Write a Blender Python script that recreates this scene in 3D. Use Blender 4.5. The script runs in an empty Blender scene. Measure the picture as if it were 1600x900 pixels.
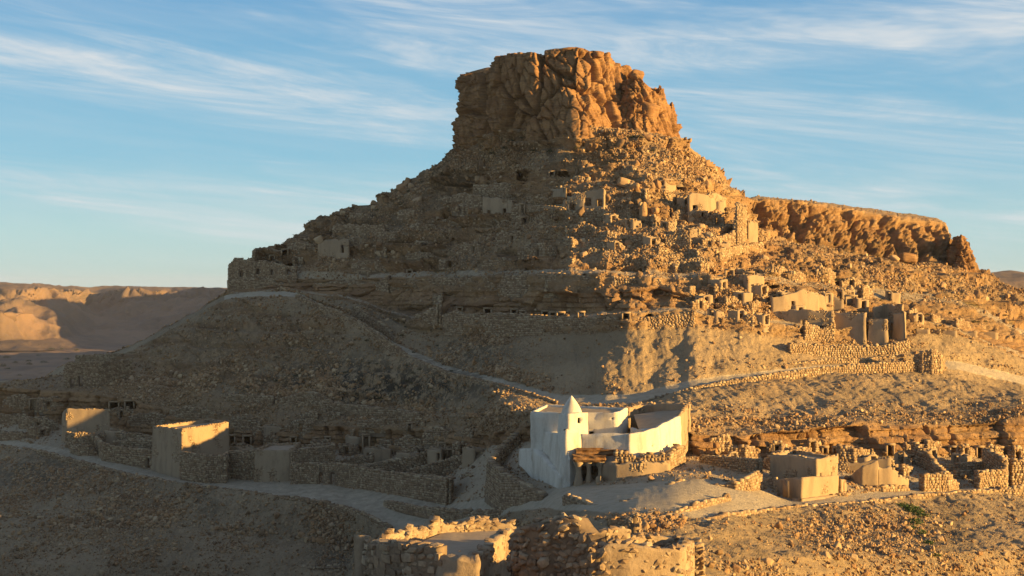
import bpy, math, random
import numpy as np
from mathutils import Vector, Matrix

# ------------------------------------------------------------------ camera, light, exposure
sc = bpy.context.scene
COL = sc.collection
rng = np.random.default_rng(7)
random.seed(7)
F = 2200.0                      # focal length in pixels of the 1600 px wide photograph
cam = bpy.data.cameras.new('camera'); cam.sensor_width = 36.0; cam.lens = F/1600*36.0
cam.clip_start = 0.5; cam.clip_end = 40000
camo = bpy.data.objects.new('camera', cam); COL.objects.link(camo)
camo.location = (0, 0, 0); camo.rotation_euler = (math.radians(90), 0, 0)
sc.camera = camo

SUN_AZ, SUN_EL = math.radians(111), math.radians(8.8)
SUN = Vector((math.sin(SUN_AZ)*math.cos(SUN_EL), math.cos(SUN_AZ)*math.cos(SUN_EL), math.sin(SUN_EL)))
sl = bpy.data.lights.new('sun', 'SUN'); sl.energy = 5.0; sl.angle = math.radians(0.5); sl.color = (1.0, 0.62, 0.19)
so = bpy.data.objects.new('sun', sl); COL.objects.link(so)
so.rotation_euler = SUN.to_track_quat('Z', 'Y').to_euler()

sc.view_settings.view_transform = 'Standard'; sc.view_settings.look = 'None'
sc.view_settings.exposure = 1.48; sc.view_settings.gamma = 1.0
sc.view_settings.use_curve_mapping = False
sc.cycles.max_bounces = 4; sc.cycles.diffuse_bounces = 3

def N(nt, t, **kw):
    n = nt.nodes.new(t)
    for k, v in kw.items():
        if hasattr(n, k): setattr(n, k, v)
    return n
def L(nt, a, b): nt.links.new(a, b)
def val(nt, n, **kw):
    for k, v in kw.items(): n.inputs[k].default_value = v
    return n
def math_node(nt, op, a, b=None, clamp=False):
    n = nt.nodes.new('ShaderNodeMath'); n.operation = op; n.use_clamp = clamp
    for i, s in enumerate((a, b)):
        if s is None: continue
        if isinstance(s, (int, float)): n.inputs[i].default_value = s
        else: nt.links.new(s, n.inputs[i])
    return n.outputs[0]
def mix_rgb(nt, fac, a, b, mode='MIX'):
    n = nt.nodes.new('ShaderNodeMix'); n.data_type = 'RGBA'; n.blend_type = mode
    if isinstance(fac, (int, float)): n.inputs[0].default_value = fac
    else: nt.links.new(fac, n.inputs[0])
    for i, s in ((6, a), (7, b)):
        if isinstance(s, tuple): n.inputs[i].default_value = (*s[:3], 1)
        else: nt.links.new(s, n.inputs[i])
    return n.outputs[2]
def ramp(nt, src, lo, hi):
    n = nt.nodes.new('ShaderNodeMapRange'); n.clamp = True; n.interpolation_type = 'SMOOTHSTEP'
    n.inputs[1].default_value = lo; n.inputs[2].default_value = hi
    nt.links.new(src, n.inputs[0]); return n.outputs[0]
def noise_tex(nt, vec, scale, detail=4, rough=0.55, dist=0.0):
    n = nt.nodes.new('ShaderNodeTexNoise'); n.inputs['Scale'].default_value = scale
    n.inputs['Detail'].default_value = detail; n.inputs['Roughness'].default_value = rough
    n.inputs['Distortion'].default_value = dist
    nt.links.new(vec, n.inputs['Vector']); return n.outputs['Fac']

world = bpy.data.worlds.new('World'); sc.world = world; world.use_nodes = True
wt = world.node_tree; wt.nodes.clear()
sky = wt.nodes.new('ShaderNodeTexSky'); sky.sky_type = 'NISHITA'; sky.sun_disc = False
sky.sun_elevation = SUN_EL; sky.sun_rotation = SUN_AZ
sky.air_density = 1.0; sky.dust_density = 0.3; sky.ozone_density = 1.2; sky.altitude = 300
tc = wt.nodes.new('ShaderNodeTexCoord')
sx = wt.nodes.new('ShaderNodeSeparateXYZ'); L(wt, tc.outputs['Generated'], sx.inputs[0])
def streak(kx, kz, tilt, scale, det, lo, hi, off):
    z = math_node(wt, 'ADD', math_node(wt, 'MULTIPLY', sx.outputs[2], kz), math_node(wt, 'MULTIPLY', sx.outputs[0], tilt*kz))
    c = wt.nodes.new('ShaderNodeCombineXYZ')
    L(wt, math_node(wt, 'MULTIPLY', sx.outputs[0], kx), c.inputs[0])
    L(wt, math_node(wt, 'MULTIPLY', sx.outputs[1], kx), c.inputs[1])
    L(wt, math_node(wt, 'ADD', z, off), c.inputs[2])
    return ramp(wt, noise_tex(wt, c.outputs[0], scale, det, 0.66, 0.9), lo, hi)
broad = streak(1.7, 17, 0.12, 1.0, 5, 0.42, 0.66, 6.35)
fine = streak(5.0, 42, 0.10, 1.0, 9, 0.34, 0.68, 1.7)
cl = math_node(wt, 'MULTIPLY', math_node(wt, 'MULTIPLY', broad, math_node(wt, 'ADD', math_node(wt, 'MULTIPLY', fine, 0.75), 0.25)), 0.85, True)
veil = math_node(wt, 'MULTIPLY', fine, 0.10)
cl = math_node(wt, 'ADD', cl, veil, True)
gr = wt.nodes.new('ShaderNodeValToRGB'); L(wt, sx.outputs[2], gr.inputs[0])
K = 10.0
e = gr.color_ramp.elements
e[0].position = 0.0; e[0].color = (.26, .36, .365, 1); e[1].position = 1.0; e[1].color = (.012, .035, .09, 1)
for p, c in ((.04, (.22, .35, .385, 1)), (.09, (.13, .285, .385, 1)), (.15, (.105, .25, .37, 1)), (.22, (.07, .19, .34, 1)), (.5, (.035, .095, .20, 1))):
    x = gr.color_ramp.elements.new(p); x.color = c
grk = mix_rgb(wt, 1.0, gr.outputs[0], (K, K, K), 'MULTIPLY')
dt = wt.nodes.new('ShaderNodeVectorMath'); dt.operation = 'DOT_PRODUCT'; L(wt, tc.outputs['Generated'], dt.inputs[0]); dt.inputs[1].default_value = tuple(SUN)
toward = ramp(wt, dt.outputs['Value'], 0.12, 0.8)
skyc = mix_rgb(wt, math_node(wt, 'SUBTRACT', 0.88, math_node(wt, 'MULTIPLY', toward, 0.25)), sky.outputs[0], grk)
cloudc = (3.9, 4.1, 4.2)
skym = mix_rgb(wt, cl, skyc, cloudc)
bg = wt.nodes.new('ShaderNodeBackground'); bg.inputs[1].default_value = 0.066
L(wt, skym, bg.inputs[0])
wo = wt.nodes.new('ShaderNodeOutputWorld'); L(wt, bg.outputs[0], wo.inputs[0])

# ------------------------------------------------------------------ numpy noise
def _h(ix, iy, iz, seed):
    h = (ix.astype(np.int64)*374761393 + iy.astype(np.int64)*668265263 + iz.astype(np.int64)*2147483647*3 + seed*1274126177) & 0xffffffff
    h = ((h ^ (h >> 13))*1274126177) & 0xffffffff
    h = (h ^ (h >> 16))
    h = (h*2246822519) & 0xffffffff
    return h ^ (h >> 15)
def vnoise(p, seed=0):
    i = np.floor(p).astype(np.int64); f = p - i; f = f*f*(3-2*f)
    out = np.zeros(len(p))
    for dx in (0, 1):
        wx = f[:, 0] if dx else 1-f[:, 0]
        for dy in (0, 1):
            wy = f[:, 1] if dy else 1-f[:, 1]
            for dz in (0, 1):
                wz = f[:, 2] if dz else 1-f[:, 2]
                out += wx*wy*wz*(_h(i[:, 0]+dx, i[:, 1]+dy, i[:, 2]+dz, seed)/4294967295.0)
    return out*2-1
def fbm(p, seed=0, octv=4, gain=0.5, lac=2.03):
    a, s, o = 1.0, 0.0, np.zeros(len(p)); q = np.array(p, float)
    for k in range(octv):
        o += a*vnoise(q, seed+k*17); s += a; a *= gain; q = q*lac+11.3
    return o/s
def worley(p, seed=0):
    c = np.floor(p).astype(np.int64)
    f1 = np.full(len(p), 9.0); f2 = np.full(len(p), 9.0); idv = np.zeros(len(p))
    for dx in (-1, 0, 1):
        for dy in (-1, 0, 1):
            for dz in (-1, 0, 1):
                h = _h(c[:, 0]+dx, c[:, 1]+dy, c[:, 2]+dz, seed)
                ax = (h & 1023)/1023.0; ay = ((h >> 10) & 1023)/1023.0; az = ((h >> 20) & 1023)/1023.0
                d = np.sqrt((c[:, 0]+dx+ax-p[:, 0])**2+(c[:, 1]+dy+ay-p[:, 1])**2+(c[:, 2]+dz+az-p[:, 2])**2)
                m = d < f1
                f2 = np.where(m, f1, np.minimum(f2, d)); f1 = np.where(m, d, f1)
                idv = np.where(m, ((h*747796405) & 0xffff)/65535.0, idv)
    return f1, f2, idv
def sstep(x, a, b):
    t = np.clip((x-a)/(b-a), 0, 1); return t*t*(3-2*t)

def rock_disp(p, block=(3.0, 3.0, 4.5), amp=1.0, crack=0.6, strata=0.25, layer=0.8, seed=3):
    """metres of outward displacement that turn a smooth face into jointed, bedded rock"""
    w = np.stack([fbm(p/4.0, seed+50, 2), fbm(p/4.0, seed+60, 2), fbm(p/4.0, seed+70, 2)], 1)
    q = p + w*1.1
    f1, f2, i = worley(q/np.array(block), seed)
    d = (i-0.5)*2*amp - crack*(1-sstep(f2-f1, 0.0, 0.16))
    f1, f2, i = worley(q/(np.array(block)*0.38)+5.1, seed+9)
    d += (i-0.5)*0.7*amp - 0.45*crack*(1-sstep(f2-f1, 0.0, 0.2))
    zz = (p[:, 2]+0.45*fbm(p/9.0, seed+5, 2)*2)/layer
    zi = np.floor(zz)
    hz = _h(zi.astype(np.int64), (p[:, 0]/9+fbm(p/5, seed+77, 1)).astype(np.int64)*0, zi.astype(np.int64)*0, seed)/4294967295.0
    d += (hz-0.5)*2*strata - strata*0.8*(1-sstep(np.abs(zz-zi-0.5)*-1+0.5, 0.0, 0.14))
    d += 0.18*amp*fbm(p/0.9, seed+31, 3)
    return d

# ------------------------------------------------------------------ objects and mesh helpers
def link(o, parent=None):
    COL.objects.link(o)
    if parent is not None: o.parent = parent
    return o
def mesh_np(name, verts, faces, mat=None, parent=None, smooth=False, attrs=None):
    me = bpy.data.meshes.new(name)
    v = np.asarray(verts, np.float32); 
    if isinstance(faces, np.ndarray):
        k = faces.shape[1]; nf = len(faces)
        me.vertices.add(len(v)); me.vertices.foreach_set('co', v.ravel())
        me.loops.add(nf*k); me.loops.foreach_set('vertex_index', faces.ravel().astype(np.int32))
        me.polygons.add(nf); me.polygons.foreach_set('loop_start', np.arange(0, nf*k, k, dtype=np.int32))
        me.update(calc_edges=True)
    else:
        me.from_pydata([tuple(x) for x in v], [], faces)
    if smooth: me.polygons.foreach_set('use_smooth', np.ones(len(me.polygons), bool))
    if attrs is not None:
        a = me.color_attributes.new('tint', 'FLOAT_COLOR', 'POINT')
        c = np.ones((len(v), 4), np.float32); c[:, :3] = attrs; a.data.foreach_set('color', c.ravel())
    me.validate()
    if mat: me.materials.append(mat)
    o = bpy.data.objects.new(name, me); link(o, parent)
    return o
def tag(o, label=None, cat=None, group=None, kind=None):
    if label: o['label'] = label
    if cat: o['category'] = cat
    if group: o['group'] = group
    if kind: o['kind'] = kind
    return o
def empty(name, loc=(0, 0, 0), rz=0.0):
    o = bpy.data.objects.new(name, None); o.location = loc; o.rotation_euler = (0, 0, rz); COL.objects.link(o)
    o.empty_display_size = 0.3
    return o
def at(px, py, D): return Vector(((px-800)/F*D, D, (450-py)/F*D))

# ------------------------------------------------------------------ materials
def make_mat(name, build):
    m = bpy.data.materials.new(name); m.use_nodes = True; nt = m.node_tree
    b = nt.nodes['Principled BSDF']; b.inputs['Roughness'].default_value = 0.92
    b.inputs['Specular IOR Level'].default_value = 0.15
    build(nt, b); return m
def obj_vec(nt):
    g = nt.nodes.new('ShaderNodeNewGeometry'); return g.outputs['Position']
def scaled(nt, v, s):
    n = nt.nodes.new('ShaderNodeVectorMath'); n.operation = 'MULTIPLY'; L(nt, v, n.inputs[0]); n.inputs[1].default_value = s
    return n.outputs[0]
def bump(nt, b, h, strength, dist):
    n = nt.nodes.new('ShaderNodeBump'); n.inputs['Strength'].default_value = strength; n.inputs['Distance'].default_value = dist
    L(nt, h, n.inputs['Height']); L(nt, n.outputs[0], b.inputs['Normal'])

SOIL = (0.41, 0.305, 0.19); SOIL2 = (0.32, 0.24, 0.15); ROCK = (0.38, 0.235, 0.12); ROCK2 = (0.20, 0.125, 0.075)
def rock_color(nt, v):
    n1 = noise_tex(nt, scaled(nt, v, (0.12, 0.12, 0.5)), 1.0, 6, 0.6, 0.4)
    n2 = noise_tex(nt, scaled(nt, v, (1, 1, 2.2)), 1.3, 5, 0.65)
    c = mix_rgb(nt, ramp(nt, n1, 0.35, 0.65), ROCK, (0.27, 0.155, 0.08))
    c = mix_rgb(nt, math_node(nt, 'MULTIPLY', ramp(nt, n2, 0.45, 0.7), 0.6), c, ROCK2)
    n3 = noise_tex(nt, scaled(nt, v, (0.5, 0.5, 0.12)), 1.0, 4, 0.6)
    return mix_rgb(nt, math_node(nt, 'MULTIPLY', ramp(nt, n3, 0.56, 0.72), 0.35), c, (0.40, 0.31, 0.21))
def terrain_build(nt, b):
    v = obj_vec(nt)
    a = nt.nodes.new('ShaderNodeAttribute'); a.attribute_name = 'tint'
    s = nt.nodes.new('ShaderNodeSeparateColor'); L(nt, a.outputs['Color'], s.inputs[0])
    n1 = noise_tex(nt, v, 0.08, 6, 0.6); n2 = noise_tex(nt, v, 1.6, 6, 0.7)
    soil = mix_rgb(nt, ramp(nt, n1, 0.35, 0.65), SOIL, SOIL2)
    soil = mix_rgb(nt, math_node(nt, 'MULTIPLY', ramp(nt, n2, 0.5, 0.72), 0.35), soil, (0.15, 0.115, 0.08))
    soil = mix_rgb(nt, math_node(nt, 'MULTIPLY', ramp(nt, noise_tex(nt, v, 3.3, 3, 0.6), 0.6, 0.72), 0.5), soil, (0.42, 0.34, 0.24))
    rk = rock_color(nt, v)
    wv = scaled(nt, v, (0.9, 0.12, 0.12)); fl = noise_tex(nt, wv, 1.0, 7, 0.65, 0.8)
    soil = mix_rgb(nt, math_node(nt, 'MULTIPLY', ramp(nt, fl, 0.52, 0.66), 0.35), soil, (0.15, 0.12, 0.085))
    gr_ = noise_tex(nt, v, 4.5, 3, 0.8)
    soil = mix_rgb(nt, math_node(nt, 'MULTIPLY', ramp(nt, gr_, 0.55, 0.68), 0.5), soil, (0.11, 0.085, 0.06))
    soil = mix_rgb(nt, math_node(nt, 'MULTIPLY', ramp(nt, noise_tex(nt, scaled(nt, v, (1, 1, 1.1)), 5.3, 2, 0.8), 0.6, 0.7), 0.6), soil, (0.46, 0.37, 0.25))
    c = mix_rgb(nt, s.outputs[0], soil, rk)
    path = mix_rgb(nt, ramp(nt, noise_tex(nt, v, 0.9, 5, 0.6), 0.4, 0.7), (0.52, 0.435, 0.32), (0.42, 0.345, 0.25))
    c = mix_rgb(nt, s.outputs[2], c, path)
    scrub = math_node(nt, 'MULTIPLY', s.outputs[1], ramp(nt, noise_tex(nt, v, 0.55, 6, 0.7), 0.40, 0.56))
    c = mix_rgb(nt, scrub, c, (0.055, 0.05, 0.04))
    L(nt, c, b.inputs['Base Color'])
    h = math_node(nt, 'ADD', noise_tex(nt, v, 2.2, 8, 0.75), math_node(nt, 'MULTIPLY', noise_tex(nt, v, 0.7, 4, 0.6), 0.8))
    bump(nt, b, h, 1.0, 0.5)
M = {}
M['terrain'] = make_mat('hillside_ground', terrain_build)
def cliff_build(nt, b):
    v = obj_vec(nt); c = mix_rgb(nt, 1.0, rock_color(nt, v), (.80, .74, .68), 'MULTIPLY')
    fs = noise_tex(nt, scaled(nt, v, (.25, .25, 3.2)), 1.0, 5, .7); c = mix_rgb(nt, math_node(nt, 'MULTIPLY', ramp(nt, fs, .5, .62), .5), c, (.12, .07, .04)); L(nt, c, b.inputs['Base Color'])
    h = math_node(nt, 'ADD', noise_tex(nt, scaled(nt, v, (1, 1, 3)), 1.2, 9, 0.7), noise_tex(nt, v, 0.5, 3, 0.5))
    bump(nt, b, h, 0.7, 0.3)
M['cliff'] = make_mat('jointed_sandstone', cliff_build)
def boulder_build(nt, b):
    v = obj_vec(nt); c = rock_color(nt, v)
    oi = nt.nodes.new('ShaderNodeObjectInfo')
    c = mix_rgb(nt, math_node(nt, 'MULTIPLY', ramp(nt, oi.outputs['Random'], .5, 1.0), 0.7), c, (0.46, 0.35, 0.22))
    c = mix_rgb(nt, math_node(nt, 'MULTIPLY', ramp(nt, math_node(nt, 'SUBTRACT', 1.0, oi.outputs['Random']), .6, 1.0), 0.7), c, (0.12, 0.085, 0.055))
    L(nt, c, b.inputs['Base Color'])
    bump(nt, b, noise_tex(nt, v, 3.0, 7, 0.7), 0.7, 0.15)
M['boulder'] = make_mat('boulder_rock', boulder_build)
def stone_build(nt, b):
    v = obj_vec(nt)
    g = nt.nodes.new('ShaderNodeNewGeometry'); r = g.outputs['Random Per Island']
    cr = nt.nodes.new('ShaderNodeValToRGB'); L(nt, r, cr.inputs[0])
    e = cr.color_ramp.elements
    e[0].color = (0.20, 0.135, 0.085, 1); e[1].color = (0.44, 0.34, 0.22, 1)
    x = cr.color_ramp.elements.new(0.35); x.color = (0.28, 0.19, 0.115, 1)
    x = cr.color_ramp.elements.new(0.7); x.color = (0.35, 0.255, 0.16, 1)
    c = mix_rgb(nt, math_node(nt, 'MULTIPLY', ramp(nt, noise_tex(nt, v, 2.0, 6, 0.7), 0.45, 0.7), 0.4), cr.outputs[0], (0.17, 0.12, 0.08))
    L(nt, c, b.inputs['Base Color'])
    bump(nt, b, noise_tex(nt, v, 7.0, 5, 0.7), 0.6, 0.05)
M['stone'] = make_mat('rubble_stone', stone_build)
def plaster_mat(name, col, dark, streak=0.4):
    def f(nt, b):
        v = obj_vec(nt)
        n1 = noise_tex(nt, scaled(nt, v, (0.8, 0.8, 0.25)), 1.0, 7, 0.65); n2 = noise_tex(nt, v, 4.0, 6, 0.7)
        c = mix_rgb(nt, math_node(nt, 'MULTIPLY', ramp(nt, n1, 0.42, 0.7), streak), col, dark)
        c = mix_rgb(nt, math_node(nt, 'MULTIPLY', ramp(nt, n2, 0.5, 0.75), streak*0.8), c, dark)
        L(nt, c, b.inputs['Base Color']); bump(nt, b, n2, 0.5, 0.06)
    return make_mat(name, f)
M['mud'] = plaster_mat('mud_plaster', (0.33, 0.245, 0.16), (0.21, 0.15, 0.10), 0.6)
M['white'] = plaster_mat('whitewash', (0.60, 0.55, 0.47), (0.36, 0.30, 0.23), 0.65)
M['core'] = plaster_mat('wall_mortar', (0.22, 0.16, 0.105), (0.13, 0.09, 0.06), 0.7)
M['roof'] = plaster_mat('earth_roof', (0.36, 0.28, 0.2), (0.24, 0.18, 0.12), 0.5)

# ------------------------------------------------------------------ terrain: feature lines near to far
# each line: (pixel column, distance, pixel row) of a real feature: path edge, ledge foot, terrace lip ...
LN = [
 [(0, 4, 1550)],
 [(0, 30, 1110)],
 [(-150,185,910),(300,186,905),(545,183,905),(570,150,965),(600,66,950),(1080,66,950),(1110,88,935),(1200,105,915),(1350,125,905),(1600,140,905),(1750,142,905)],
 [(-150,190,880),(545,187,880),(570,160,935),(600,95,925),(800,95,905),(900,95,890),(1060,100,880),(1110,100,880),(1200,112,875),(1350,130,868),(1600,145,860)],
 [(-150,200,830),(300,197,825),(540,191,855),(600,184,850),(700,180,840),(800,160,826),(900,125,822),(1000,115,815),(1080,115,828),(1130,120,828),(1200,132,828),(1350,140,830),(1600,152,815)],
 [(-150,275,692),(0,252,698),(40,242,702),(100,232,722),(200,217,742),(300,207,757),(400,202,771),(510,196,785),(570,190,806),(620,186,838),(700,183,832),(760,180,815),(800,172,800),(850,165,795),(900,140,800),(950,132,800),(1000,128,800),(1060,126,805),(1090,126,815),(1140,132,805),(1200,142,800),(1250,147,793),(1350,152,787),(1450,160,775),(1550,167,768),(1600,170,772),(1750,176,775)],
 [(-150,280,684),(0,256,686),(100,238,702),(170,228,722),(290,216,748),(400,211,753),(500,206,758),(600,201,772),(700,197,790),(760,190,780),(800,180,760),(850,172,770),(880,171,760),(950,165,760),(1050,158,752),(1100,158,750),(1180,158,762),(1230,156,782),(1310,156,778),(1400,166,765),(1500,172,765),(1550,176,755),(1600,178,757)],
 [(-150,284,650),(0,264,655),(100,260,665),(170,256,668),(250,248,690),(360,240,700),(500,229,702),(620,226,712),(700,221,712),(760,212,700),(830,200,690),(900,196,690),(1000,190,700),(1080,184,714),(1200,184,718),(1400,185,714),(1600,188,714)],
 [(-150,286,605),(0,266,605),(100,262,610),(200,257,625),(300,249,650),(400,241,662),(500,230,665),(620,227,672),(700,223,675),(760,214,680),(830,202,665),(900,197,650),(1000,192,650),(1080,186,680),(1150,186,682),(1250,186,672),(1350,188,662),(1500,190,665),(1600,191,655)],
 [(-150,292,604),(0,282,598),(100,275,588),(200,264,596),(300,254,610),(400,246,628),(500,236,634),(620,233,645),(700,225,652),(760,216,652),(830,204,642),(900,202,632),(1000,199,637),(1080,196,652),(1200,196,655),(1350,196,645),(1500,198,645),(1600,199,635)],
 [(-150,310,640),(0,300,604),(60,295,606),(100,290,578),(160,286,566),(200,282,551),(250,280,526),(300,278,498),(350,276,468),(400,272,463),(460,268,464),(500,262,482),(560,253,508),(620,245,548),(700,234,585),(780,220,604),(870,211,632),(930,207,632),(985,205,632),(1080,204,609),(1200,205,593),(1300,207,583),(1400,208,581),(1490,211,576),(1550,213,590),(1600,215,602),(1750,218,640)],
 'path',
 [(-150,318,680),(0,310,640),(100,300,600),(200,292,560),(300,286,500),(350,282,460),(450,276,458),(550,267,472),(600,264,490),(650,253,520),(700,249,527),(800,239,525),(900,230,522),(980,224,517),(1080,220,510),(1150,219,520),(1230,218,530),(1300,217,540),(1400,219,530),(1430,221,524),(1500,224,524),(1600,224,566),(1750,226,610)],
 'terr',
 'floor',
 [(-150,330,740),(200,310,600),(300,296,530),(350,288,456),(450,280,441),(550,274,441),(600,271,438),(650,266,450),(700,265,455),(800,253,456),(900,239,456),(980,234,456),(1050,231,456),(1100,229,460),(1200,227,465),(1300,226,470),(1400,229,478),(1500,232,497),(1600,234,540),(1750,236,590)],
 [(-150,335,760),(200,314,620),(300,299,540),(350,290,455),(370,289,440),(450,282,434),(550,276,439),(600,273,436),(700,268,433),(800,256,431),(900,242,431),(1000,237,432),(1050,235,435),(1100,232,432),(1200,231,442),(1300,231,452),(1400,234,464),(1500,238,484),(1600,238,525),(1750,240,580)],
 [(-150,345,790),(200,322,640),(300,304,560),(350,293,465),(360,293,445),(380,292,425),(450,286,424),(550,280,430),(600,277,428),(700,272,424),(800,260,424),(900,246,424),(1000,241,425),(1050,239,428),(1100,236,426),(1200,235,434),(1300,236,442),(1400,239,454),(1500,244,472),(1600,244,515),(1750,246,570)],
 [(-150,360,850),(200,335,720),(300,315,620),(350,300,495),(365,298,430),(375,298,405),(400,296,393),(450,296,380),(500,295,362),(560,293,355),(650,289,348),(750,286,345),(900,264,345),(1000,257,345),(1100,252,352),(1150,250,375),(1200,248,388),(1300,248,402),(1400,252,430),(1500,256,455),(1600,256,492),(1750,258,550)],
 [(-150,380,900),(200,350,800),(300,328,720),(350,315,570),(370,305,460),(400,304,410),(450,304,375),(500,304,345),(520,303,333),(580,300,322),(620,299,312),(700,295,300),(750,292,298),(900,270,300),(1000,264,300),(1100,262,315),(1150,262,345),(1200,262,378),(1300,264,402),(1400,268,422),(1500,272,438),(1600,270,470),(1750,272,530)],
 [(-150,420,960),(300,345,800),(350,330,640),(400,318,480),(450,312,425),(500,309,368),(520,308,345),(580,306,320),(620,304,292),(680,302,260),(712,300,228),(750,296,209),(800,291,203),(900,281,200),(1000,280,203),(1060,282,216),(1085,284,235),(1100,286,248),(1130,290,280),(1155,293,303),(1170,294,335),(1200,293,368),(1300,296,392),(1400,302,410),(1500,309,418),(1540,310,432),(1600,300,462),(1750,296,540)],
 [(-150,480,1000),(300,400,900),(400,350,650),(500,330,450),(580,325,360),(680,320,290),(712,325,245),(760,330,222),(1000,330,222),(1060,325,232),(1100,315,268),(1130,308,295),(1160,300,309),(1180,298,310),(1230,301,313),(1300,305,321),(1400,313,338),(1465,318,345),(1478,319,350),(1484,316,372),(1500,316,376),(1512,317,390),(1535,317,428),(1600,312,466),(1750,310,545)],
 [(-150,620,890),(400,600,890),(700,600,890),(1000,500,700),(1120,430,400),(1165,400,312),(1180,400,307),(1300,400,318),(1400,400,332),(1465,400,341),(1478,400,350),(1500,420,440),(1600,450,560),(1750,460,700)],
 [(0, 950, 760)],
]
#      rows, rock, gully, rubble, kind  for the band that ends at line k
BAND = [None,
 (10,0,0,.3,''),(12,0,0,.3,''),(26,.1,.3,.5,''),(36,.1,.5,.5,''),(50,.05,.8,.5,'talus'),(18,0,0,.06,'path'),
 (30,.1,0,.25,'floor'),(34,1,0,.5,'ledge'),(16,.4,0,.5,''),(74,.1,.9,.45,'talus'),(9,0,0,.05,'path'),(48,.12,.9,.5,'talus'),
 (12,.7,0,.4,'wall'),(6,.1,0,.2,'floor'),(30,1,0,.5,'ledge'),(16,.8,0,.5,'wall'),(8,.2,0,.3,'floor'),(58,.35,.4,.9,'hill'),
 (36,.5,.2,1.0,'hill'),(64,.4,.3,1.0,'hill'),(52,1,0,.6,'mesa'),(10,.2,0,.4,''),(10,0,0,.5,'')]
cols = np.concatenate([np.arange(-2400, -120, 40.), np.arange(-120, -20, 6.), np.arange(-20, 1621, 1.6), np.arange(1626, 1800, 6.), np.arange(1806, 4200, 40.)])
NC = len(cols)
def smooth_cols(a, px=14):
    w = np.interp(cols[:, None]+np.linspace(-px, px, 9)[None, :], cols, a) if False else None
    out = np.zeros_like(a); ks = np.linspace(-px, px, 9)
    for k in ks: out += np.interp(cols+k, cols, a)
    return out/len(ks)
def shiftD(k, px):
    px = np.asarray(px, float)
    if k < 10: return shift0(k, px)
    r = (240 if k < 14 else 110) if k < 19 else 45
    o = sum(shift0(k, px+d_) for d_ in np.linspace(-r, r, 9))/9
    if px.ndim and k < 20: o = o+(1.6 if k < 14 else 3.0)*fbm(np.stack([px/38, px*0+k*.55, px*0], -1), 905, 3)*np.clip((px-500)/150, 0, 1)*np.clip((1250-px)/100, 0, 1)
    return o
def shift0(k, px):
    px = np.asarray(px, float)
    if k < 2: return px*0
    if k <= 3: return 20*np.clip((600-px)/50, 0, 1)
    r = 10*np.clip((px-1080)/520, 0, 1.4)
    if k <= 9: return 22*np.clip((830-px)/290, 0, 1)+r
    t = min(max((k-13)/7, 0), 1); A = 27*(1-t)+22*t; W = 350*(1-t)+490*t
    R = (18 if k < 14 else 24) if k <= 18 else 18 if k == 19 else 4
    c = 60*fbm(np.array([[k*1.37, 3.3, .5]]), 900, 2)[0] if k < 19 else 0.0
    if k < 14: c = -30.0
    u = (850+c-px)/W; u = np.where(u > 0, u+0.10*fbm(np.stack([px/55, px*0+k*.45, px*0], -1).reshape(-1, 3), 901, 3).reshape(px.shape)*np.clip(u*4, 0, 1)*np.clip((1-u)*4, 0, 1), 0)
    return A*np.clip(u, 0, 1)+R*np.clip((px-880-c)/520, 0, 1.3)
Dl, Zl = [], []
for k, ln in enumerate(LN):
    if ln == 'path':
        D = Dl[-1]+np.interp(cols, [450, 560, 640, 900, 1000, 1500], [6, 9, 6.0, 4.5, 5.0, 6]); Z = Zl[-1]+1.0
    elif ln == 'terr':
        D = Dl[-1]+0.8; Z = Zl[-1]+np.interp(cols, [350, 450, 600, 660, 1080, 1100, 1420, 1500, 1550], [.1, .4, .6, 3.0, 2.6, 2.0, 2.6, 0.8, .2])
    elif ln == 'floor':
        D = Dl[-1]+np.interp(cols, [350, 600, 660, 1080, 1420, 1500], [1, 1.5, 5, 5, 6, 3]); Z = Zl[-1]+0.2
    else:
        px = np.array([a[0] for a in ln], float); DD = np.array([a[1] for a in ln], float); PY = np.array([a[2] for a in ln], float)
        D = np.interp(cols, px, DD)
        py = np.interp(cols, px, PY); s = 4 if k >= 19 else 12
        D = smooth_cols(D, s); py = smooth_cols(py, s)
        if 12 <= k <= 19:
            c3 = np.stack([cols/70+k*2.1, cols*0, cols*0], 1)
            py = py+fbm(c3, 60+k, 3)*np.interp(cols, [300, 420, 1050, 1120, 1600], [0, 4, 5, 13, 13] if k >= 15 else [0, 1.5, 1.5, 6, 8])
            D = D+fbm(c3+9, 80+k, 3)*2.2
        D = D + shiftD(k, cols)
        if k == 12: D = np.maximum(D, Dl[-1]+np.interp(cols, [560, 700, 850, 1080, 1250], [1, 8, 14, 12, 7]))
        if k > 12: D = np.maximum(D, Dl[-1]+.3)
        Z = (450-py)/F*D
    if k: D = np.maximum(D, Dl[-1]+0.25)
    Dl.append(D); Zl.append(Z)
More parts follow.
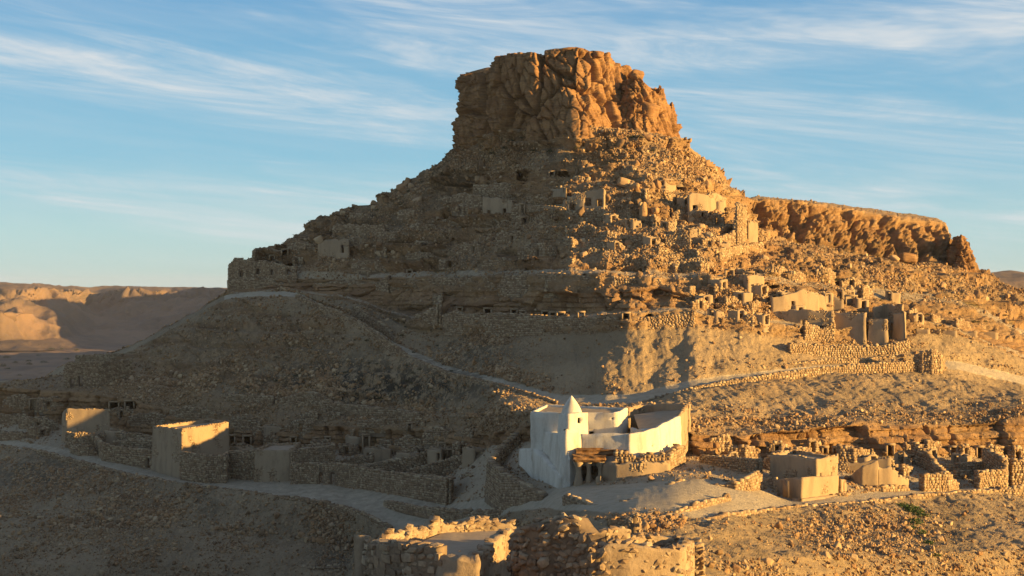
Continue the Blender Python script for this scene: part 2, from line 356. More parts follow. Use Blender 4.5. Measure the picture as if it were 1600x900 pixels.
# what lies outside the picture: the spur right of the frame keeps its height and hides the low sun from the valley on the left
off = sstep(cols, 1750, 2300)
for k in range(1, len(Zl)):
    offl = sstep(-cols, 150, 1200)
    Zl[k] = Zl[k] - offl*np.clip(Zl[k]+60, 0, 200)*0.5
rowsD, rowsZ, rowk, rowt = [Dl[0]], [Zl[0]], [1], [0.0]
for k in range(1, len(LN)):
    n = BAND[k][0]
    for i in range(1, n+1):
        t = i/n
        rowsD.append(Dl[k-1]*(1-t)+Dl[k]*t); rowsZ.append(Zl[k-1]*(1-t)+Zl[k]*t); rowk.append(k); rowt.append(t)
RD = np.array(rowsD); RZ = np.array(rowsZ); rowk = np.array(rowk); rowt = np.array(rowt)
NR = len(RD)
PYR = 450-RZ/RD*F
def ground(px, py, dmin=0.0):
    """first point of the bare hillside that the sight line through (px,py) meets beyond dmin"""
    j = int(np.argmin(np.abs(cols-px))); d = RD[:, j]; p = PYR[:, j]
    for i in range(1, NR):
        if d[i] > dmin and p[i] <= py < max(p[i-1], py+1e-3) and p[i-1] > py:
            t = (p[i-1]-py)/(p[i-1]-p[i]); D = d[i-1]+(d[i]-d[i-1])*t
            return at(px, py, D)
    return at(px, py, d[np.argmin(p)])
def gz(x, y):
    px = 800+F*x/y; j = int(np.argmin(np.abs(cols-px)))
    return float(np.interp(y, RD[:, j], RZ[:, j]))

CAVES = [ # px, py of the centre, width, height (pixels), depth (m): dwellings cut into the ledges
 (362,688,7,14,3),(386,690,10,16,3),(458,688,6,9,2),(494,690,6,10,2),(512,688,5,9,2),(546,706,8,20,3),(572,697,8,34,3),(610,712,8,17,3),(690,702,8,18,3),(703,708,6,9,2),(640,668,5,12,1.5),
 (178,634,13,11,3),(202,633,12,12,3),(52,632,10,16,3),
 (718,485,6,8,2),(762,487,9,9,3),(803,489,7,10,3),(817,491,6,9,3),(852,491,8,8,3),(864,492,7,7,3),(876,492,9,7,3),(908,492,7,8,3),(978,494,9,9,3),(1014,495,9,6,3),
 (816,327,5,15,2),(818,275,17,16,4),(862,272,6,7,2),(882,272,18,8,3),(827,426,5,5,2),(914,427,6,6,2),(985,428,6,5,2),(567,430,13,13,3),(640,426,6,7,2),
 (1306,705,6,10,3),(1322,708,9,17,3),(1289,704,5,9,3),(1391,704,8,17,3),(1490,706,8,14,3),(1531,707,7,16,3),(1562,707,6,14,3),(1093,728,6,14,3),
 (1272,442,34,9,4),(1205,448,24,5,3),(435,412,7,7,2),(445,394,8,8,2),(425,403,6,7,2),(403,418,5,6,2),(455,415,9,6,2),(383,420,5,8,2),
 (1170,432,14,12,3),(1140,428,10,12,3),(1330,470,14,14,3),
 (1008,300,7,7,2),(1062,292,7,6,2),(1100,335,8,7,2),(1087,320,6,9,2)]

CAVED = []
X = (cols[None, :]-800)/F*RD
Pn = np.stack([X, RD, RZ], 2).astype(float)
def grid_normals(P):
    du = np.gradient(P, axis=1); dv = np.gradient(P, axis=0)
    n = np.cross(du, dv); n /= np.linalg.norm(n, axis=2, keepdims=True)+1e-9
    return n
Nn = grid_normals(Pn)
for _ in range(2):   # soften so that ledge corners do not tear
    Nn[1:-1] = (Nn[:-2]+2*Nn[1:-1]+Nn[2:])/4
Nn /= np.linalg.norm(Nn, axis=2, keepdims=True)
bk = np.array([b if b else (1, 0, 0, 0, '') for b in BAND], dtype=object)
def rowattr(i):
    a = np.array([float(BAND[k][i]) for k in rowk])
    w = np.ones(5)/5
    return np.convolve(np.pad(a, 2, mode='edge'), w, 'valid')
rock = rowattr(1)[:, None]*np.ones((1, NC)); gul = rowattr(2)[:, None]*np.ones((1, NC)); rub = rowattr(3)[:, None]*np.ones((1, NC))
PXg = np.broadcast_to(cols[None, :], RD.shape); PYg = PYR
def blob(cx, cy, rx, ry, soft=1.0):
    r = np.sqrt(((PXg-cx)/rx)**2+((PYg-cy)/ry)**2); return 1-sstep(r, 1-0.5*soft, 1+0.5*soft)
hillmask = np.isin(rowk, [12, 18, 19, 20])[:, None]
# outcrops that break through the scree
for (cx, cy, rx, ry) in [(610,415,90,18),(850,408,60,26),(560,390,70,14),(780,285,130,22),(900,265,60,16),(1030,330,80,22),(1240,430,110,30),(1380,490,90,30),(1190,400,80,20),
                         (1290,415,70,18),(720,340,80,14),(660,380,60,12),(960,420,90,12),(1100,420,60,22),(500,350,40,30),(440,400,70,22)]:
    rock = np.maximum(rock, np.where(hillmask, blob(cx, cy, rx, ry), 0))
for (cx, cy, rx, ry) in [(200,560,60,7),(260,535,60,6),(330,510,70,6),(390,490,60,5),(300,570,80,7),(400,540,70,6),(230,600,60,6),(380,590,50,6),(470,510,40,6),(150,590,50,6),(340,478,50,5),(440,600,50,6),(560,620,40,6)]:
    rock = np.maximum(rock, np.where((rowk == 10)[:, None], .8*blob(cx, cy, rx, ry, 1.2), 0))
m20 = (rowk == 21)[:, None] & (PXg < 1100)
rock = np.where(m20, 0.3, rock)
flat = Pn.reshape(-1, 3); fn = Nn.reshape(-1, 3)
vis = ((PXg > -60) & (PXg < 1660) & (rowk[:, None] >= 3)).reshape(-1)
d = np.zeros(len(flat)); hd = np.zeros(len(flat))
q = flat[vis]; ru = rub.reshape(-1)[vis]; gu = gul.reshape(-1)[vis]; rk = rock.reshape(-1)[vis]
disp = ru*(0.75*fbm(q/5.0, 1, 3)+0.45*fbm(q/1.6, 5, 3)+0.28*np.abs(fbm(q/0.8, 8, 2)))
# rills running down the fall line
qq = np.stack([q[:, 0]/2.2+q[:, 1]*0.12+1.2*fbm(q/9, 12, 2), q[:, 1]/22.0, q[:, 2]*0], 1)
rid = 1-np.abs(fbm(qq, 21, 4, 0.6))*2.2
kk0 = np.repeat(rowk, NC)[vis]
disp -= gu*np.where(kk0 == 12, .08, .22)*np.clip(rid, 0, 1)**2
bed = q[:, 2]/3.0+0.5*fbm(q/np.array((14, 14, 5)), 31, 3); bs = bed-np.floor(bed)
bmask = sstep(fbm(q/np.array((20, 20, 6)), 33, 3), -.12, .12)
kk_ = np.repeat(rowk, NC)[vis]; px_ = np.broadcast_to(cols[None], RD.shape).reshape(-1)[vis]
bw = np.where(np.isin(kk_, [18, 19, 20]), 1.0, np.where(np.isin(kk_, [10, 12]) & (px_ < 700), 0.5*(1-sstep(px_, 500, 700)), np.where(kk_ == 10, .25, 0)))
hz_ = bw*bmask*(bs-0.5)*np.where(np.isin(kk_, [18, 19, 20]), 3.9, 3.3)
# joints: every bed is broken into blocks that stand in or out
bi = np.floor(bed)
jw = 3.0+2.5*(_h(bi.astype(np.int64), bi.astype(np.int64)*0, bi.astype(np.int64)*0, 71)/4294967295.0)
jx = (q[:, 0]+0.5*q[:, 1]+bi*7.7+0.8*fbm(q/3.0, 72, 2))/jw; ji = np.floor(jx)
jo = _h(bi.astype(np.int64), ji.astype(np.int64), bi.astype(np.int64)*0, 73)/4294967295.0
hz_ += bw*bmask*((jo-.5)*1.3-0.9*(1-sstep(np.minimum(jx-ji, 1-jx+ji), 0, .09)))
# vertical ledges: thin beds, joints
zb = (q[:, 2]+.25*fbm(q/8, 75, 2))/0.85; zi = np.floor(zb); zj = zi.astype(np.int64)
jx = (q[:, 0]+zi*3.1+0.6*fbm(q/3.0, 76, 2))/(2.2+1.8*(_h(zj, zj*0, zj*0, 77)/4294967295.0)); ji = np.floor(jx)
jo = _h(zj, ji.astype(np.int64), zj*0, 78)/4294967295.0; lo = _h(zj, zj*0, zj*0, 79)/4294967295.0
big = worley(q/np.array((7., 7., 40.)), 80)
led = ((lo-.5)*1.0+(jo-.5)*.55-.5*(1-sstep(np.minimum(zb-zi, 1-zb+zi), 0, .12))-.35*(1-sstep(np.minimum(jx-ji, 1-jx+ji), 0, .08))+(big[2]-.5)*1.6-1.2*(1-sstep(big[1]-big[0], 0, .12)))
kl = np.isin(kk_, [8, 15])
hz_ += np.where(kl, led*np.clip(np.sin(np.pi*np.clip(np.repeat(rowt, NC)[vis], 0, 1))*2.5, 0, 1), 0)
hd[vis] = hz_
rr_ = rock.reshape(-1).copy(); rr_[vis] = np.maximum(rr_[vis], .85*np.clip(bw, 0, 1)*bmask); rock = rr_.reshape(rock.shape)
disp += np.where(np.isin(kk_, [10, 12, 18, 19, 20]), 1.5, 0)*fbm(q/11.0, 35, 3)*np.clip(np.sin(np.pi*np.clip(np.repeat(rowt, NC)[vis], 0, 1))*2, 0, 1)
disp += ru*0.5*(np.clip(fbm(q/0.9, 41, 2), 0, 1)**.7)
mk = (rk > 0.25) & ~np.isin(kk_, [8, 15])
qr = q[mk]
dr = rock_disp(qr, (4.5, 4.5, 2.2), 0.5, 0.4, 0.55, 0.9, 4)
disp[mk] += dr*np.clip((rk[mk]-0.2)*1.3, 0, 1)
# the mesa's cliff: tall buttresses
mes = ((rowk == 21)[:, None] & (PXg > 1100)).reshape(-1)[vis]
fade = (np.sin(np.pi*np.clip(rowt, 0, 1))**0.5)[:, None]*np.ones((1, NC))
fade = fade.reshape(-1)[vis]
qm = q[mes]
w = np.stack([fbm(qm/6, 91, 2), fbm(qm/6, 92, 2), fbm(qm/8, 93, 2)], 1)*1.5
f1, f2, iv = worley((qm+w)/np.array((5.5, 5.5, 16.0)), 44)
f1b, f2b, ivb = worley((qm+w)/np.array((2.2, 2.2, 4.0)), 45)
disp[mes] = (1.3*(0.6-f1*1.1)+(iv-0.5)*3.4-2.4*(1-sstep(f2-f1, 0, 0.22))+(ivb-.5)*1.3-0.7*(1-sstep(f2b-f1b, 0, .18))+1.0*rock_disp(qm, (1.8, 1.8, 2.0), .6, .6, .4, .8, 48))*np.clip(fade[mes]*1.3, 0.15, 1)
d[vis] = disp
hn = fn*np.array((1, 1, 0)); hn /= np.linalg.norm(hn, axis=1, keepdims=True)+1e-6
flat = flat + fn*d[:, None] + hn*hd[:, None]
Pd = flat.reshape(Pn.shape)
ledge = np.isin(rowk, [8, 9, 12, 13, 15, 16, 18, 19, 20])[:, None]
for (cx, cy, wpx, hpx, dep) in CAVES:
    pxx = 800+F*Pd[:, :, 0]/Pd[:, :, 1]; pyy = 450-F*Pd[:, :, 2]/Pd[:, :, 1]
    m = (np.abs(pxx-cx) < wpx/2) & (np.abs(pyy-cy) < hpx/2) & ledge
    if not m.any(): continue
    y0 = Pd[:, :, 1][m].min(); m &= Pd[:, :, 1] < y0+6; CAVED.append((cx, cy, wpx, hpx, y0))
    Pd[:, :, 1] = np.where(m, Pd[:, :, 1]+dep, Pd[:, :, 1])
# ground tint: r rock, g dark scrub, b trodden path
scr = np.zeros_like(RD)
for (cx, cy, rx, ry, a) in [(560,600,160,42,1),(660,600,110,26,1),(420,600,90,25,.6),(330,530,80,50,.35),(480,560,90,40,.5),(740,550,60,26,.7),(620,490,70,20,.5),(780,560,60,20,.5),
                            (560,360,120,40,.55),(700,270,60,50,.7),(650,310,60,40,.5),(820,240,120,20,.6),(400,800,300,60,.22),(560,870,70,20,.6),(60,740,60,30,.7),(320,790,30,40,.5),
                            (850,330,250,30,.3),(1350,400,120,30,.6),(1480,470,120,60,.45),(1300,430,60,25,.5),(1470,840,50,60,.5),(1540,650,50,30,.4),(420,500,80,20,.3),(730,400,80,40,.4)]:
    scr = np.maximum(scr, a*blob(cx, cy, rx, ry, 1.6))
pth = rowattr(1)*0; pth = np.array([1.0 if BAND[k][4] in ('path',) else (0.55 if BAND[k][4] == 'floor' else 0.0) for k in rowk])[:, None]*np.ones((1, NC))
pth = np.where((rowk == 11)[:, None] & (PXg < 350), 0, pth)
tint = np.stack([np.clip(rock, 0, 1), scr, pth], 2).reshape(-1, 3)
def grid_faces(nr, nc):
    i = np.arange(nr-1)[:, None]*nc+np.arange(nc-1)[None, :]
    return np.stack([i, i+1, i+nc+1, i+nc], 2).reshape(-1, 4)
hill = mesh_np('hillside', Pd.reshape(-1, 3), grid_faces(NR, NC), M['terrain'], None, False, tint)
tag(hill, kind='structure')
NRM = grid_normals(Pd)
PXd = 800+F*Pd[:, :, 0]/Pd[:, :, 1]; PYd = 450-F*Pd[:, :, 2]/Pd[:, :, 1]
def ground(px, py, dmin=0.0):
    j = int(np.argmin(np.abs(cols-px))); d = Pd[:, j, 1]; p = np.convolve(np.pad(PYd[:, j], 1, mode='edge'), (.25, .5, .25), 'valid')
    for i in range(1, NR):
        if d[i] > dmin and p[i] <= py < p[i-1]:
            t = (p[i-1]-py)/(p[i-1]-p[i]); return at(px, py, d[i-1]+(d[i]-d[i-1])*t)
    return at(px, py, float(np.interp(py, [p.min(), p.max()], [d[np.argmin(p)], d[np.argmax(p)]])))

# ------------------------------------------------------------------ the rock butte on top
BU = [ # base px, D, py | top px, D, py
 (735,322,232,740,322,112),(711,308,236,721,308,120),(712,300,232,736,302,116),(752,295,222,760,298,113),(764,293,218,772,296,90),
 (800,290,216,798,292,84),(850,285,214,835,289,82),(870,283,213,868,288,77),(892,280,212,905,286,74),(908,279,212,930,288,79),(935,281,212,953,293,82),
 (965,284,214,966,297,95),(1000,288,216,982,302,116),(1035,293,218,1006,307,150),(1068,302,230,1040,312,182),(1070,316,236,1040,320,190),
 (1000,330,236,960,326,112),(850,336,236,850,328,92)]
BU = [(a, b+22*max(0, 850-a)/490, c, d_, e_+22*max(0, 850-a)/490, f_) for (a, b, c, d_, e_, f_) in BU]
def rock_mass(name, CT, nfront, seed, cell=(6.5, 6.5, 13), amp=1.0, NV=150, fine=0.17, strat=1.0, caph=.6, mat=None):
    nb = len(CT); base = np.array([at(a[0], a[2]+14, a[1]) for a in CT]); top = np.array([at(a[3], a[5], a[4]) for a in CT])
    seg = np.linalg.norm(np.roll(base, -1, 0)-base, axis=1); us = []
    for i in range(nb):
        n = int(seg[i]/(fine if i < nfront else 1.0))+2; us += [i+k/n for k in range(n)]
    us = np.array(us); NU = len(us)
    def li(A, u):
        i = np.floor(u).astype(int) % nb; f = (u-np.floor(u))[:, None]; return A[i]*(1-f)+A[(i+1) % nb]*f
    B0, T0 = li(base, us), li(top, us)
    for A in (B0, T0):
        for _ in range(3): A[:] = (np.roll(A, 1, 0)+2*A+np.roll(A, -1, 0))/4
    vs = np.linspace(0, 1, NV)[:, None, None]; G = B0[None]*(1-vs)+T0[None]*vs
    cen = T0.mean(0); outd = G-np.array([cen[0], cen[1], 0]); outd[:, :, 2] = 0; outd /= np.linalg.norm(outd, axis=2, keepdims=True)+1e-6
    du = np.roll(G, -3, 1)-np.roll(G, 3, 1); dv = np.gradient(G, axis=0); nn = np.cross(du, dv); nn /= np.linalg.norm(nn, axis=2, keepdims=True)+1e-9
    if (nn*outd).sum() < 0: nn = -nn
    def dsp(g):
        w = np.stack([fbm(g/8, seed+1, 2), fbm(g/8, seed+2, 2), fbm(g/8, seed+3, 2)], 1)*1.2; gg = g+w
        tl = gg.copy(); tl[:, 0] += tl[:, 2]*.28
        f1, f2, iv = worley(tl/np.array(cell)+3.3, seed+4); d = (iv-0.5)*2.6-2.3*(1-sstep(f2-f1, 0, 0.09))
        f1, f2, iv = worley(tl/(np.array(cell)*.27)*np.array((1, 1, .8)), seed+5); d += (iv-0.5)*1.2-0.8*(1-sstep(f2-f1, 0, 0.09))
        f1, f2, iv = worley(gg/(np.array(cell)*.14)*np.array((1, 1, 1.6)), seed+6); d += ((iv-0.5)*0.34-0.2*(1-sstep(f2-f1, 0, 0.2)))*(.35+.65*sstep(fbm(g/5, seed+8, 2), -.1, .25))
        zz = g[:, 2]+0.8*fbm(g/9, seed+7, 2)*2; left = 1-sstep(g[:, 0], -6, 1)
        for lay, a1, sd in ((2.1, .9, 5), (.65, .3, 6)):
            la = zz/lay; l_ = np.floor(la); hz = _h(l_.astype(np.int64), l_.astype(np.int64)*0, l_.astype(np.int64)*0, sd)/4294967295.0
            d += strat*a1*1.25*((hz-0.5)-0.55*(1-sstep(la-l_, 0, 0.10)))*(0.25+0.8*left)
        return amp*(d+0.12*fbm(g/1.0, seed+9, 4))
    g = G.reshape(-1, 3); G2 = G+nn*dsp(g).reshape(NV, NU, 1)
    rings = [G2]; zt = T0[:, 2].mean()
    for k in range(1, 13):
        s_ = 1-(k/12)**0.8; c = np.array([cen[0], cen[1], zt+caph]); r = c+(T0-c)*s_; r[:, 2] = T0[:, 2]*s_+(T0[:, 2]*.6+(zt+caph)*.4)*(1-s_)
        f1, f2, iv = worley(r/np.array((2.5, 2.5, 30.)), seed+10); r[:, 2] += (iv-0.5)*2.0*amp-0.3; rings.append(r[None])
    GG = np.concatenate(rings, 0); nrr = GG.shape[0]
    i = np.arange(nrr-1)[:, None]*NU+np.arange(NU)[None, :]; j = np.arange(nrr-1)[:, None]*NU+(np.arange(NU)[None, :]+1) % NU
    o = mesh_np(name, GG.reshape(-1, 3), np.stack([i, j, j+NU, i+NU], 2).reshape(-1, 4), mat or M['cliff']); tag(o, kind='structure'); return o
rock_mass('rock_butte', BU, 14, 141)
rock_mass('rock_butte_shoulder', [(968,286,232,978,293,128),(990,283,236,992,291,118),(1012,284,238,1008,291,138),(1040,288,240,1030,295,150),(1062,295,242,1050,301,178),(1078,302,246,1058,306,196),
   (1078,314,246,1050,314,190),(1000,318,240,985,314,140)], 6, 241, cell=(3.4, 3.4, 5.5), amp=.7, NV=110, strat=.4)
rock_mass('rock_spire', [(1014,298,212,1024,300,140),(1026,296,214,1029,299,132),(1042,297,222,1034,299,134),(1052,300,226,1038,301,150),(1046,304,222,1034,303,146),(1020,304,212,1027,303,140)], 6, 341, cell=(2, 2, 3), amp=.35, NV=70, strat=.3, caph=.2)
rock_mass('mesa_outlier', [(1482,310,420,1487,315,372),(1500,306,426,1502,311,366),(1528,307,434,1514,312,376),(1542,311,440,1522,315,398),(1530,318,440,1514,319,380),(1490,320,430,1492,319,370)], 4, 441, cell=(3, 3, 6), amp=.7, NV=80, strat=.5, caph=.2)
rock_mass('rock_spire', [(1040,302,212,1046,304,164),(1052,300,214,1050,303.5,160),(1064,303,222,1054,305,168),(1056,307,222,1051,307,166)], 4, 351, cell=(2, 2, 3), amp=.3, NV=50, strat=.3, caph=.1)
# ------------------------------------------------------------------ far country: plain and escarpment
def far_loft(name, lines, px0, px1, step, rws, mat, seed, rock_band, amp):
    cs = np.arange(px0, px1, step); Ds, Zs = [], []
    for ln in lines:
        a = np.array(ln, float); D = np.interp(cs, a[:, 0], a[:, 1]); py = np.interp(cs, a[:, 0], a[:, 2])
        k = np.ones(9)/9; D = np.convolve(np.pad(D, 4, mode='edge'), k, 'valid'); py = np.convolve(np.pad(py, 4, mode='edge'), k, 'valid')
        if Ds: D = np.maximum(D, Ds[-1]+2)
        Ds.append(D); Zs.append((450-py)/F*D)
    R, Zr, kk = [Ds[0]], [Zs[0]], [0]
    for k in range(1, len(Ds)):
        for i in range(1, rws[k]+1):
            t = i/rws[k]; R.append(Ds[k-1]*(1-t)+Ds[k]*t); Zr.append(Zs[k-1]*(1-t)+Zs[k]*t); kk.append(k)
    R = np.array(R); Zr = np.array(Zr); kk = np.array(kk)
    P = np.stack([(cs[None]-800)/F*R, R, Zr], 2); n = grid_normals(P); q = P.reshape(-1, 3)
    am = np.array([amp[k] for k in kk])[:, None]*np.ones((1, len(cs)))
    d = am.reshape(-1)*(fbm(q/90, seed, 4)+1.6*(0.4-np.abs(fbm(q/np.array((110, 110, 400)), seed+3, 4))*3))
    rb = np.isin(kk, rock_band)[:, None]*np.ones((1, len(cs)))
    w = np.stack([fbm(q/50, seed+5, 2), fbm(q/50, seed+6, 2), q[:, 2]*0], 1)*18
    f1, f2, iv = worley((q+w)/np.array((42, 42, 60)), seed+7)
    d += rb.reshape(-1)*((iv-.5)*13-9*(1-sstep(f2-f1, 0, .25)))
    P = (q+n.reshape(-1, 3)*d[:, None]).reshape(P.shape)
    ti = np.stack([rb, rb*0, rb*0], 2).reshape(-1, 3)
    return mesh_np(name, P.reshape(-1, 3), grid_faces(P.shape[0], P.shape[1]), mat, None, False, ti)
def far_build(nt, b):
    v = obj_vec(nt)
    n1 = noise_tex(nt, v, 0.006, 6, 0.6); n2 = noise_tex(nt, v, 0.05, 6, 0.7)
    c = mix_rgb(nt, ramp(nt, n1, 0.35, 0.65), (0.22, 0.145, 0.10), (0.12, 0.088, 0.072))
    c = mix_rgb(nt, math_node(nt, 'MULTIPLY', ramp(nt, n2, 0.5, 0.7), 0.45), c, (0.12, 0.095, 0.07))
    L(nt, c, b.inputs['Base Color']); bump(nt, b, n2, 0.8, 6.0)
M['far'] = make_mat('distant_ground', far_build)
pl = [[(-3000, 900, 800), (3000, 900, 800)], [(-3000, 2050, 588), (3000, 2050, 588)], [(-3000, 3100, 541), (3000, 3100, 541)], [(-3000, 30000, 452), (3000, 30000, 452)]]
o = far_loft('plain', pl, -3000, 3000, 8, [0, 60, 60, 12], M['far'], 300, [], [0, 3, 4, 4]); tag(o, kind='structure')
es = [
 [(-700,2950,548),(-100,2950,545),(0,2880,548),(60,2900,548),(110,2980,545),(200,3200,538),(420,3300,535),(700,3300,535)],
 [(-700,3150,530),(0,3020,532),(40,3040,530),(100,3120,528),(140,3300,520),(220,3400,515),(300,3350,512),(420,3400,505)],
 [(-700,3300,500),(0,3020,490),(25,3060,478),(60,3150,490),(105,3250,500),(150,3600,497),(200,3650,495),(250,3600,490),(290,3450,490),(420,3500,485)],
 [(-700,3450,475),(0,3250,472),(30,3250,470),(60,3450,472),(100,3500,474),(150,3850,476),(200,3700,472),(250,3720,470),(300,3650,468),(420,3600,466)],
 [(-700,3520,450),(0,3330,450),(40,3350,451),(70,3500,450),(110,3560,453),(150,3980,458),(190,3760,452),(250,3760,453),(265,3950,456),(310,3750,452),(420,3660,453)],
 [(-700,3900,440),(0,3700,441),(40,3750,443),(100,4050,446),(200,4250,447.5),(300,4300,449),(420,4300,451)],
 [(-700,6000,446),(420,6000,452)]]
o = far_loft('far_escarpment', es, -700, 420, 1.5, [0, 14, 30, 26, 22, 12, 3], M['far'], 340, [4], [0, 3, 10, 12, 9, 3, 2]); tag(o, kind='structure')
fr = [[(500,2500,520),(1500,2500,520)],[(500,2900,470),(560,2850,450),(1400,2850,430),(1500,2900,450)],[(500,3050,448),(540,3000,420),(600,3000,355),(1350,3000,355),(1500,3050,430)],[(500,3600,446),(560,3600,400),(1400,3600,390),(1500,3700,440)],[(500,4200,452),(1500,4200,450)]]  # added ridge, unseen behind the hill, to shade the escarpment's lower slopes
o = far_loft('shade_ridge_far', fr, 500, 1500, 6, [0, 10, 20, 8, 8], M['far'], 360, [], [0, 5, 12, 6, 3]); tag(o, kind='structure')
fr2 = [[(p[0], p[1]*.62, p[2]+(30 if k in (0, 4) else 0)) for p in l] for k, l in enumerate(fr)]  # second added ridge, also out of sight, throws shade over the plain
o = far_loft('shade_ridge_near', fr2, 540, 1460, 6, [0, 10, 20, 8, 8], M['far'], 366, [], [0, 5, 12, 6, 3]); tag(o, kind='structure')
rp = [[(1400,1300,560),(2600,1300,560)],[(1400,1600,475),(1540,1600,470),(1600,1550,482),(2600,1500,500)],[(1400,1800,440),(1540,1800,440),(1600,1780,445),(2600,1800,440)],
      [(1400,2300,426),(2600,2300,426)],[(1400,6000,440),(2600,6000,440)]]
o = far_loft('far_plateau', rp, 1400, 2600, 4, [0, 12, 24, 10, 3], M['far'], 380, [], [0, 5, 14, 4, 1]); tag(o, kind='structure')

class OnLine(list): pass
# ------------------------------------------------------------------ stones as boxes, many in one mesh
BOXV = np.array([(-1,-1,-1),(1,-1,-1),(1,1,-1),(-1,1,-1),(-1,-1,1),(1,-1,1),(1,1,1),(-1,1,1)], float)
BOXF = np.array([(0,3,2,1),(4,5,6,7),(0,1,5,4),(1,2,6,5),(2,3,7,6),(3,0,4,7)])
def box_cloud(c, half, ax, jit=0.18):
    """c centres (n,3), half sizes (n,3), ax axes (n,3,3)"""
    n = len(c)
    v = BOXV[None]*(1+rng.uniform(-jit, jit*0.4, (n, 8, 3)))*half[:, None, :]
    v = np.einsum('nvk,nkj->nvj', v, ax)+c[:, None, :]
    f = BOXF[None]+(np.arange(n)*8)[:, None, None]
    return v.reshape(-1, 3), f.reshape(-1, 4)

def W3(pts, snap=False, closed=False, shift=False):
    if shift and not snap and len(pts[0]) == 4 and not isinstance(pts, OnLine):
        pts = [(p[0], p[1]+(float(shiftD(6, p[0])) if p[1] > 150 or (p[1] > 138 and p[0] > 1080) else 0.0), p[2], p[3]) for p in pts]
    if snap and len(pts[0]) == 4:
        if closed:
            f = min(pts, key=lambda p: p[1]); dl = ground(f[0], f[2]).y-f[1]
            pts = [(p[0], p[1]+dl, p[2], p[3]) for p in pts]
        else:
            pts = [(p[0], ground(p[0], p[2]).y, p[2], p[3]) for p in pts]
            d = np.array([p[1] for p in pts]); md = np.median(d); pts = [(p[0], min(max(p[1], md-5), md+5)-.1, p[2], p[3]) for p in pts]
    out = []
    for p in pts:
        if len(p) == 3: px, pyb, pyt = p; D = ground(px, pyb).y
        else: px, D, pyb, pyt = p
        if D < 0: D = ground(px, pyb).y - D      # negative: metres behind the ground point
        b = at(px, pyb, D); out.append((b.x, b.y, b.z, (pyb-pyt)/F*D))
    return np.array(out, float)

